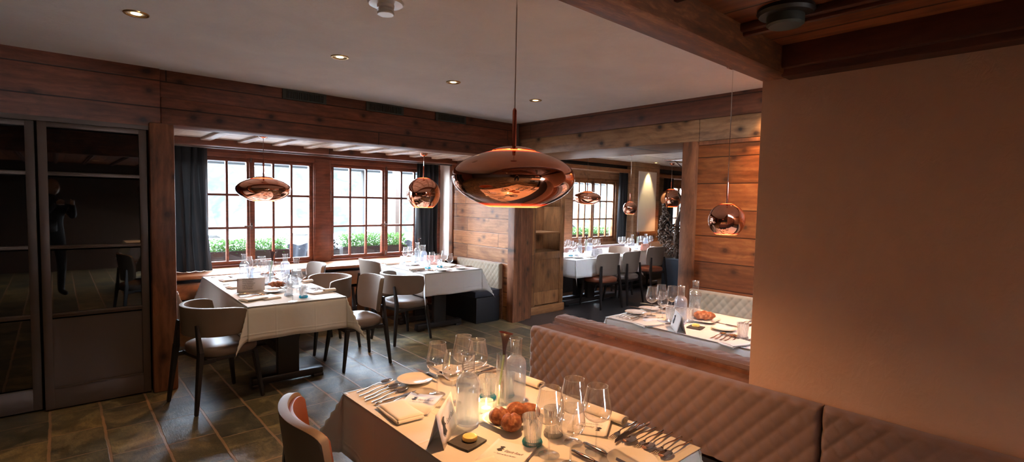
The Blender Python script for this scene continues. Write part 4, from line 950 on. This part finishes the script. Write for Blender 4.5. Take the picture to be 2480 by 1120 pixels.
for g, px, py, l in ((WG, 602, 674, 'far left'), (WGL, 634, 676, 'second from the left'), (WG, 641, 687, 'in front of the second'), (WGL, 676, 694, 'left of the middle carafe'), (WG, 685, 703, 'behind the bread'), (WG, 709, 731, 'nearest the front edge'), (WGL, 719, 714, 'front right'), (WG, 731, 703, 'right of the right carafe')): put(g, px, py, 'empty wine glass on the window table, '+l)
for g, px, py, l in ((TC, 699, 717, 'beside the front wine glass'), (TU, 735, 722, 'with turquoise base at the right front'), (TC, 692, 688, 'behind the bread loaf'), (TC, 645, 690, 'left of the flower vase'), (TC, 650, 667, 'farthest, near the window sill'), (TC, 606, 672, 'beside the left carafe')): put(g, px, py, 'ribbed tumbler on the window table, '+l)
put(VA, 657, 686, 'bud vase on the window table'); put(CL, 657, 686, 'dark calla lily in the bud vase on the window table', R(-30))
put(SQ, 672, 699, 'square plate under the front bread loaf on the window table', R(10)); put(BL, 672, 699, 'brown bread loaf at the front of the window table', R(-35), .008)
put(SQ, 650, 673, 'square plate under the back bread loaf on the window table', R(0)); put(BL, 650, 673, 'brown bread loaf at the back of the window table', R(-10), .008)
put(PL, 662, 709, 'round plate in front of the bread on the window table'); along(KN, (690, 707), (672, 700), 'steel knife across the round plate on the window table', .014)
# --- corner table (T2)
row(3.235, 5.28, 0, (0, .03), K5, 'near left setting, corner table'); row(3.24, 5.86, 0, (0, .03), K5, 'far left setting, corner table'); row(4.07, 5.45, PI, (0, -.03), K5, 'bench side setting, corner table')
put(NR, 1010, 656.5, 'rolled napkin at the near left of the corner table', R(0)); put(NR, 950, 642, 'rolled napkin at the far left of the corner table', R(0)); put(NP, 1090, 646, 'folded napkin at the bench side of the corner table', R(30))
put(PL, 1070, 657, 'round white plate at the front of the corner table'); put(PL, 1003, 643, 'round white plate at the far left of the corner table'); put(PL, 1115, 652, 'round white plate at the right end of the corner table')
put(CC, 1010.6, 637, 'clear water carafe at the back of the corner table'); put(CM, 1025.6, 646, 'misted water carafe in front of the pink card on the corner table'); put(TNP, 1046, 641, 'standing pink tent card on the corner table', R(-42))
for k, (px, py, l) in enumerate(((982.5, 640, 'leftmost'), (993, 638, 'second from the left'), (1045.6, 656, 'left one in front of the pink card'), (1057.5, 656, 'right one in front of the pink card'), (1075.6, 651, 'right of the pink card'), (1089, 655, 'rightmost'))): put(WG2 if k in (3, 5) else WG, px, py, 'empty wine glass on the corner table, '+l)
for g, px, py, l in ((TC, 975.6, 640, 'leftmost'), (TC, 1002, 637, 'behind the clear carafe'), (TU, 1036, 651, 'with turquoise base in front'), (TU, 1065, 648, 'with turquoise base beside the pink card')): put(g, px, py, 'ribbed tumbler on the corner table, '+l)
put(VA, 1016, 633, 'bud vase on the corner table'); put(CL, 1016, 633, 'dark calla lily in the bud vase on the corner table', R(200))
# --- middle table (T3)
row(3.165, 2.36, 0, (0, -.030), K6, 'left end setting, middle table'); row(3.155, 1.60, 0, (0, -.030), (SP, FK, SP, SP, FK, KN, FK), 'butter side setting, middle table'); row(3.90, 2.34, PI, (0, -.03), K5, 'far left setting, middle table'); row(3.90, 1.66, PI, (0, -.03), K5, 'far right setting, middle table')
put(NP, 1572, 788, 'folded napkin at the left of the middle table, beside the tent card', R(-14)); put(NP, 1783, 836, 'folded napkin at the right of the middle table, against the plaster wall', R(-14)); put(NR, 1702, 762, 'rolled napkin at the far side of the middle table', R(70)); put(MC, 1600, 781, 'white menu card at the left of the middle table', R(60))
TN.put((3.20, 1.86, TOP), R(42), 'standing white tent card at the front of the middle table')
put(CM, 1647, 785, 'misted water carafe behind the tent card of the middle table'); put(CC, 1682, 767, 'clear water carafe, right one on the middle table')
for g, px, py, l in ((WG, 1577, 766, 'leftmost'), (WG, 1600, 759, 'at the back'), (WG2, 1604, 773, 'front middle'), (WG, 1626, 763, 'rightmost, beside the misted carafe')): put(g, px, py, 'empty wine glass on the middle table, '+l)
for g, px, py, l in ((TC, 1623, 781, 'left of the tent card'), (TC, 1668, 781, 'between the two carafes'), (TC, 1798, 822, 'against the plaster wall')): put(g, px, py, 'ribbed tumbler on the middle table, '+l)
put(SQ, 1708, 779, 'square white plate under the bread on the middle table', R(10)).scale = (1.2, 1.1, 1); put(BL, 1704, 778, 'brown slashed bread loaf on the middle table', R(-52), .008).scale = (1, 1.35, 1.1)
put(SL, 1685, 795, 'black slate tile with butter on the middle table', R(10)); put(BU, 1685, 794, 'yellow butter pat on the slate of the middle table', 0, .006)
put(PL, 1539, 761, 'round white plate at the left end of the middle table'); put(PL, 1572, 752, 'round white plate at the far left corner of the middle table'); put(PL, 1753, 801, 'round white plate at the right of the middle table')
along(KN, (1575, 759), (1527, 749), 'steel knife across the left plate of the middle table', .014); along(KN, (1600, 748), (1560, 742), 'steel knife across the far left plate of the middle table', .014); along(KN, (1780, 800), (1730, 789), 'steel knife across the right plate of the middle table', .016)
# --- back room tables
for k, (px, py) in enumerate(((1367, 617), (1375, 613), (1385, 617), (1392, 621), (1420, 612), (1439, 612), (1448, 609))): put(WG, px, py, 'small distant wine glass on the back left table, %s from the left' % ORD[k])
for k, (px, py) in enumerate(((1501, 603), (1510, 602), (1523, 605), (1548, 600), (1554, 599), (1570, 600), (1576, 598))): put(WG, px, py, 'small distant wine glass on the back right table, %s from the left' % ORD[k])
put(CC, 1403, 619, 'clear carafe at the left of the back left table'); put(CM, 1428, 618, 'misted carafe beside the tent card of the back left table'); put(CC, 1530, 604, 'clear carafe at the left of the back right table'); put(CM, 1563, 601, 'misted carafe behind the pink card of the back right table')
put(TN1, 1446, 621, 'standing tent card on the back left table', R(-5)); put(TNP, 1562, 607, 'standing pink tent card on the back right table', R(-5))
put(BR, 1409, 615, 'bread roll on the back left table', 0, .005); put(TU, 1382, 621, 'tumbler with turquoise base on the back left table'); put(TU, 1517, 606, 'tumbler with turquoise base on the back right table'); put(TC, 1395, 620, 'clear tumbler on the back left table'); put(TC, 1541, 604, 'clear tumbler on the back right table')
put(NP, 1372, 625, 'folded napkin at the left end of the back left table'); put(NP, 1424, 624, 'folded napkin in front of the carafes of the back left table'); put(NP, 1486, 602, 'folded napkin at the left end of the back right table'); put(NP, 1583, 608, 'folded napkin at the right of the back right table'); put(PL, 1540, 609, 'round plate at the front of the back right table'); put(PL, 1400, 626, 'round plate at the front of the back left table')
put(VA, 1419, 614, 'bud vase on the back left table'); put(CL, 1419, 614, 'dark calla lily on the back left table'); put(VA, 1543.5, 602, 'bud vase on the back right table'); put(CL, 1543.5, 602, 'dark calla lily on the back right table')
row(6.15, 5.16, R(90), (.03, 0), K5, 'front setting, back left table'); row(8.0, 5.46, R(90), (.03, 0), K5, 'front setting, back right table')

# ------------------------------------------------------------------ driftwood on its planter
t = empty('square_planter', (8.84, 5.18, 0)); bx(-.22, .22, -.22, .22, 0, .60, bev=.006).obj('body', M['planter'], t); bx(-.225, .225, -.225, .225, .585, .605, bev=.003).obj('top_rim', M['planter'], t)
tag(t, 'square blue grey planter column under the driftwood in the passage', 'planter')
rd = random.Random(11); b = B(); W0 = Vector((8.84, 5.20, .607))
for k in range(420):
    h = rd.random(); ang = rd.uniform(0, 2*PI); lean = .10-.30*h; rad = (.10+.25*math.sin(PI*min(1, h*1.05+.08))**.8)*rd.uniform(.55, 1)
    if h > .62 and math.cos(ang-R(135)) < .0: continue
    c = Vector((-.16*h, .20*h, h*1.02))+Vector((math.cos(ang), math.sin(ang), 0))*rad*(1-.45*h); dr = Vector((rd.uniform(-1, 1), rd.uniform(-1, 1), rd.uniform(-.9, 1.1))).normalized()*rd.uniform(.05, .11)
    c.z = max(c.z, .075); mid = c+Vector((rd.uniform(-1, 1), rd.uniform(-1, 1), rd.uniform(-1, 1)))*.018
    p0, p2 = c-dr*.5, c+dr*.5; p0.z = max(p0.z, .02); p2.z = max(p2.z, .02); r = rd.uniform(.010, .022); b.tube([p0, mid, p2], [r*.75, r, r*.6], 5)
t = empty('driftwood_sculpture', W0); o = b.obj('wood_pieces', M['drift'], t, False); o['kind'] = 'stuff'
b = B(); b.tube([(0, 0, .0), (-.03, .03, .35), (-.02, .02, .7), (.05, -.05, 1.0)], [.05, .05, .04, .03], 10); b.obj('core_trunk', M['drift'], t)
for pts, rr in ((((0, 0, .4), (.12, -.12, .72), (.06, -.04, 1.0), (-.02, .03, 1.25)), (.03, .026, .02, .014)), (((.05, -.05, .55), (.22, -.2, .85), (.25, -.28, 1.2), (.33, -.3, 1.45)), (.03, .022, .016, .01)), (((.1, -.1, .6), (.0, -.02, .95), (.12, -.15, 1.35), (-.05, -.05, 1.72), (-.2, .05, 1.86)), (.025, .02, .016, .011, .006))):
    b = B(); b.tube(pts, list(rr), 9); b.obj('branch', M['drift'], t)
tag(t, 'sculpture of dark driftwood pieces standing on the blue grey planter', 'sculpture')

# ------------------------------------------------------------------ the photographer, seen mirrored in the dark door
def person():
    t = empty('person', (-.04, -.42, 0), R(52))
    def skin(name, verts, edges, rad, mat, root=0, lv=2):
        me = D.meshes.new(name); me.from_pydata(verts, edges, []); me.materials.append(mat); o = D.objects.new(name, me); C.objects.link(o); o.parent = t
        s = o.modifiers.new('skin', 'SKIN'); s.use_smooth_shade = True
        for i, r_ in enumerate(rad): me.skin_vertices[0].data[i].radius = (r_, r_)
        me.skin_vertices[0].data[root].use_root = True; u = o.modifiers.new('sub', 'SUBSURF'); u.levels = lv; u.render_levels = lv; return o
    V = [(0, 0, .98), (0, 0, 1.15), (.01, 0, 1.32), (.01, 0, 1.46), (.02, 0, 1.55), (.03, 0, 1.62),
         (.01, .17, 1.44), (.10, .25, 1.24), (.24, .12, 1.46), (.01, -.17, 1.44), (.10, -.25, 1.24), (.24, -.12, 1.46),
         (0, .10, .92), (.01, .12, .50), (-.02, .12, .09), (0, -.10, .92), (.01, -.12, .50), (-.02, -.12, .09), (.09, .13, .05), (.09, -.13, .05)]
    E_ = [(0, 1), (1, 2), (2, 3), (3, 4), (4, 5), (3, 6), (6, 7), (7, 8), (3, 9), (9, 10), (10, 11), (0, 12), (12, 13), (13, 14), (0, 15), (15, 16), (16, 17), (14, 18), (17, 19)]
    rad = [.14, .13, .15, .12, .055, .06, .06, .05, .035, .06, .05, .035, .09, .06, .045, .09, .06, .045, .035, .035]
    skin('body', V, E_, rad, M['cloth_dark'])
    h = B(); h.ball((.035, 0, 1.70), .085, (1.08, .86, 1.32), 24); h.ball((.125, 0, 1.685), .014, (1, .8, 1.4), 10); h.ball((.03, .074, 1.69), .018, (.7, .35, 1.3), 10); h.ball((.03, -.074, 1.69), .018, (.7, .35, 1.3), 10)
    for s in (-1, 1): h.ball((.108, s*.03, 1.712), .010, (.5, 1, .7), 8)
    h.ball((.112, 0, 1.645), .016, (.4, 1.3, .35), 8); h.obj('head', M['skin'], t)
    g = B(); g.ball((.012, 0, 1.735), .092, (1.05, .92, 1.05), 20, .03); g.obj('hair', M['hair'], t)
    for s in (-1, 1):
        hd = B(); hd.ball((.262, s*.10, 1.475), .034, (1.1, .5, 1.0), 14)
        for k in range(4): z = 1.50-.018*k; hd.tube([(.28, s*.10, z), (.318, s*.088, z+.004), (.325, s*.065, z+.002)], [.009, .0085, .007], 8)
        hd.tube([(.25, s*.095, 1.50), (.27, s*.075, 1.52), (.29, s*.062, 1.515)], [.010, .0095, .008], 8); hd.obj('hand', M['skin'], t)
    bx(-.05, .18, .05, .30, 1.02, 1.20, bev=.03).obj('shoulder_bag', M['black'], t)
    tag(t, 'person in dark clothes with fair hair, photographer mirrored in the dark glass door', 'person')
person()

# ------------------------------------------------------------------ next table, behind the camera
table(1.315, -1.15, .765, 1.3, 0, 'dark trestle table mirrored in the big pendant, next along the bench'); cloth(1.315, -1.15, .765, 1.3, 0, 'white tablecloth mirrored in the big pendant, next along the bench', seed=40)
pendant(WIDE, 1.35, -1.15, 1.598, 2.255, 9, 'wide copper pendant over the next table along the bench, behind the camera')
for x, y, l in ((-2.2, 2.4, 'near the steel door'), (-1.6, -1.6, 'farthest behind the camera'), (.6, -2.6, 'above the end of the bench'), (-.35, .25, 'above the photographer')):  # added downlights, unseen, to brighten walls and reflections
    DL.put((x, y, 2.63 if y > 1 else 2.254), 0, 'added fill downlight out of view, '+l); spot((x, y, 2.61 if y > 1 else 2.235), (x, y, 0), (4 if y > 1 else .8) if y > 0 else 14, 130)
# repeats share a group
PL_ = dict(wine_glass='wine glasses', fork='forks', spoon='spoons', knife='knives', water_carafe='carafes', ribbed_tumbler='ribbed tumblers', folded_napkin='folded napkins', rolled_napkin='rolled napkins', menu_card='menu cards', tent_card='tent cards', bread_plate='round plates', serving_plate='square plates', bread_loaf='bread loaves', bread_roll='bread rolls', tablecloth='tablecloths', dining_table='dining tables', dining_chair='dining chairs', pendant_lamp='copper pendants', downlight='ceiling downlights', ventilation_grille='ventilation grilles', quilted_bench='quilted benches', curtain='navy curtains', calla_lily='calla lilies', bud_vase='bud vases', slate_tile='slate tiles', butter_pat='butter pats', window_planter='window planters', terrace_chair='terrace chairs', jacket='jackets')
CAT = dict(wine_glass='wine glass', water_carafe='carafe', ribbed_tumbler='tumbler', folded_napkin='napkin', rolled_napkin='napkin', menu_card='menu card', tent_card='tent card', bread_plate='plate', serving_plate='plate', bread_loaf='bread', bread_roll='bread roll', dining_chair='chair', pendant_lamp='pendant lamp', downlight='downlight', calla_lily='flower', bud_vase='vase', slate_tile='slate tile', butter_pat='butter', tealight_holder='candle holder')
tops = [o for o in D.objects if o.parent is None and 'label' in o]; cnt = {}
for o in tops:
    k = o.name.split('.')[0]
    if 'category' not in o: o['category'] = CAT.get(k, k.replace('_', ' '))
    if k in PL_:
        where = next((' on the '+t_ for t_ in ('nearest table', 'window table', 'corner table', 'middle table', 'back left table', 'back right table') if t_ in o['label']), ' on the nearest table' if k in ('fork', 'spoon', 'knife', 'folded_napkin', 'rolled_napkin', 'menu_card', 'bread_plate', 'wine_glass') else '')
        if k in ('dining_chair', 'dining_table', 'tablecloth', 'pendant_lamp', 'calla_lily', 'bud_vase'): where = ' in the restaurant'
        cnt.setdefault((k, PL_[k]+where), []).append(o)
for (k, g_), os_ in cnt.items():
    if len(os_) > 1:
        for o in os_: o['group'] = g_

# ------------------------------------------------------------------ light
w = D.worlds.new('World'); bpy.context.scene.world = w; w.use_nodes = True; nt = w.node_tree; q = N(nt)
for n in list(nt.nodes): nt.nodes.remove(n)
out = nt.nodes.new('ShaderNodeOutputWorld'); bg = q.n('Background'); z = q.sep(q.n('TexCoord').outputs['Generated'])[2]
q.set(bg.inputs[0], q.ramp(q.math('MULTIPLY_ADD', z, .5, .5), [(.5, (.88, .94, 1)), (.8, (.62, .78, 1))])); bg.inputs[1].default_value = 14.5; nt.links.new(bg.outputs[0], out.inputs[0])
for x0, x1, z0, z1 in ((1.1, 2.56, .82, 2.07), (2.83, 4.38, .82, 2.07), (6.2, 7.43, .9, 2.08), (7.75, 9.08, .9, 2.08), (11.1, 12.35, .9, 2.08)):
    l = D.lights.new('portal', 'AREA'); l.shape = 'RECTANGLE'; l.size = x1-x0; l.size_y = z1-z0; l.cycles.is_portal = True
    o = D.objects.new('window_portal', l); C.objects.link(o); o.location = ((x0+x1)/2, 7.0, (z0+z1)/2); o.rotation_euler = (R(-90), 0, 0)
sc = bpy.context.scene; sc.view_settings.view_transform = 'Standard'; sc.view_settings.look = 'None'; sc.view_settings.gamma = 1; sc.view_settings.use_curve_mapping = False
sc.view_settings.exposure = 2.25
cy = sc.cycles; cy.max_bounces = 9; cy.diffuse_bounces = 4; cy.glossy_bounces = 5; cy.transmission_bounces = 4; cy.transparent_max_bounces = 24; cy.sample_clamp_indirect = 4; cy.sample_clamp_direct = 0; cy.blur_glossy = .6; cy.caustics_reflective = True; cy.caustics_refractive = False
cy.use_denoising = True
try: cy.denoiser = 'OPENIMAGEDENOISE'; cy.denoising_input_passes = 'RGB_ALBEDO_NORMAL'
except Exception: pass
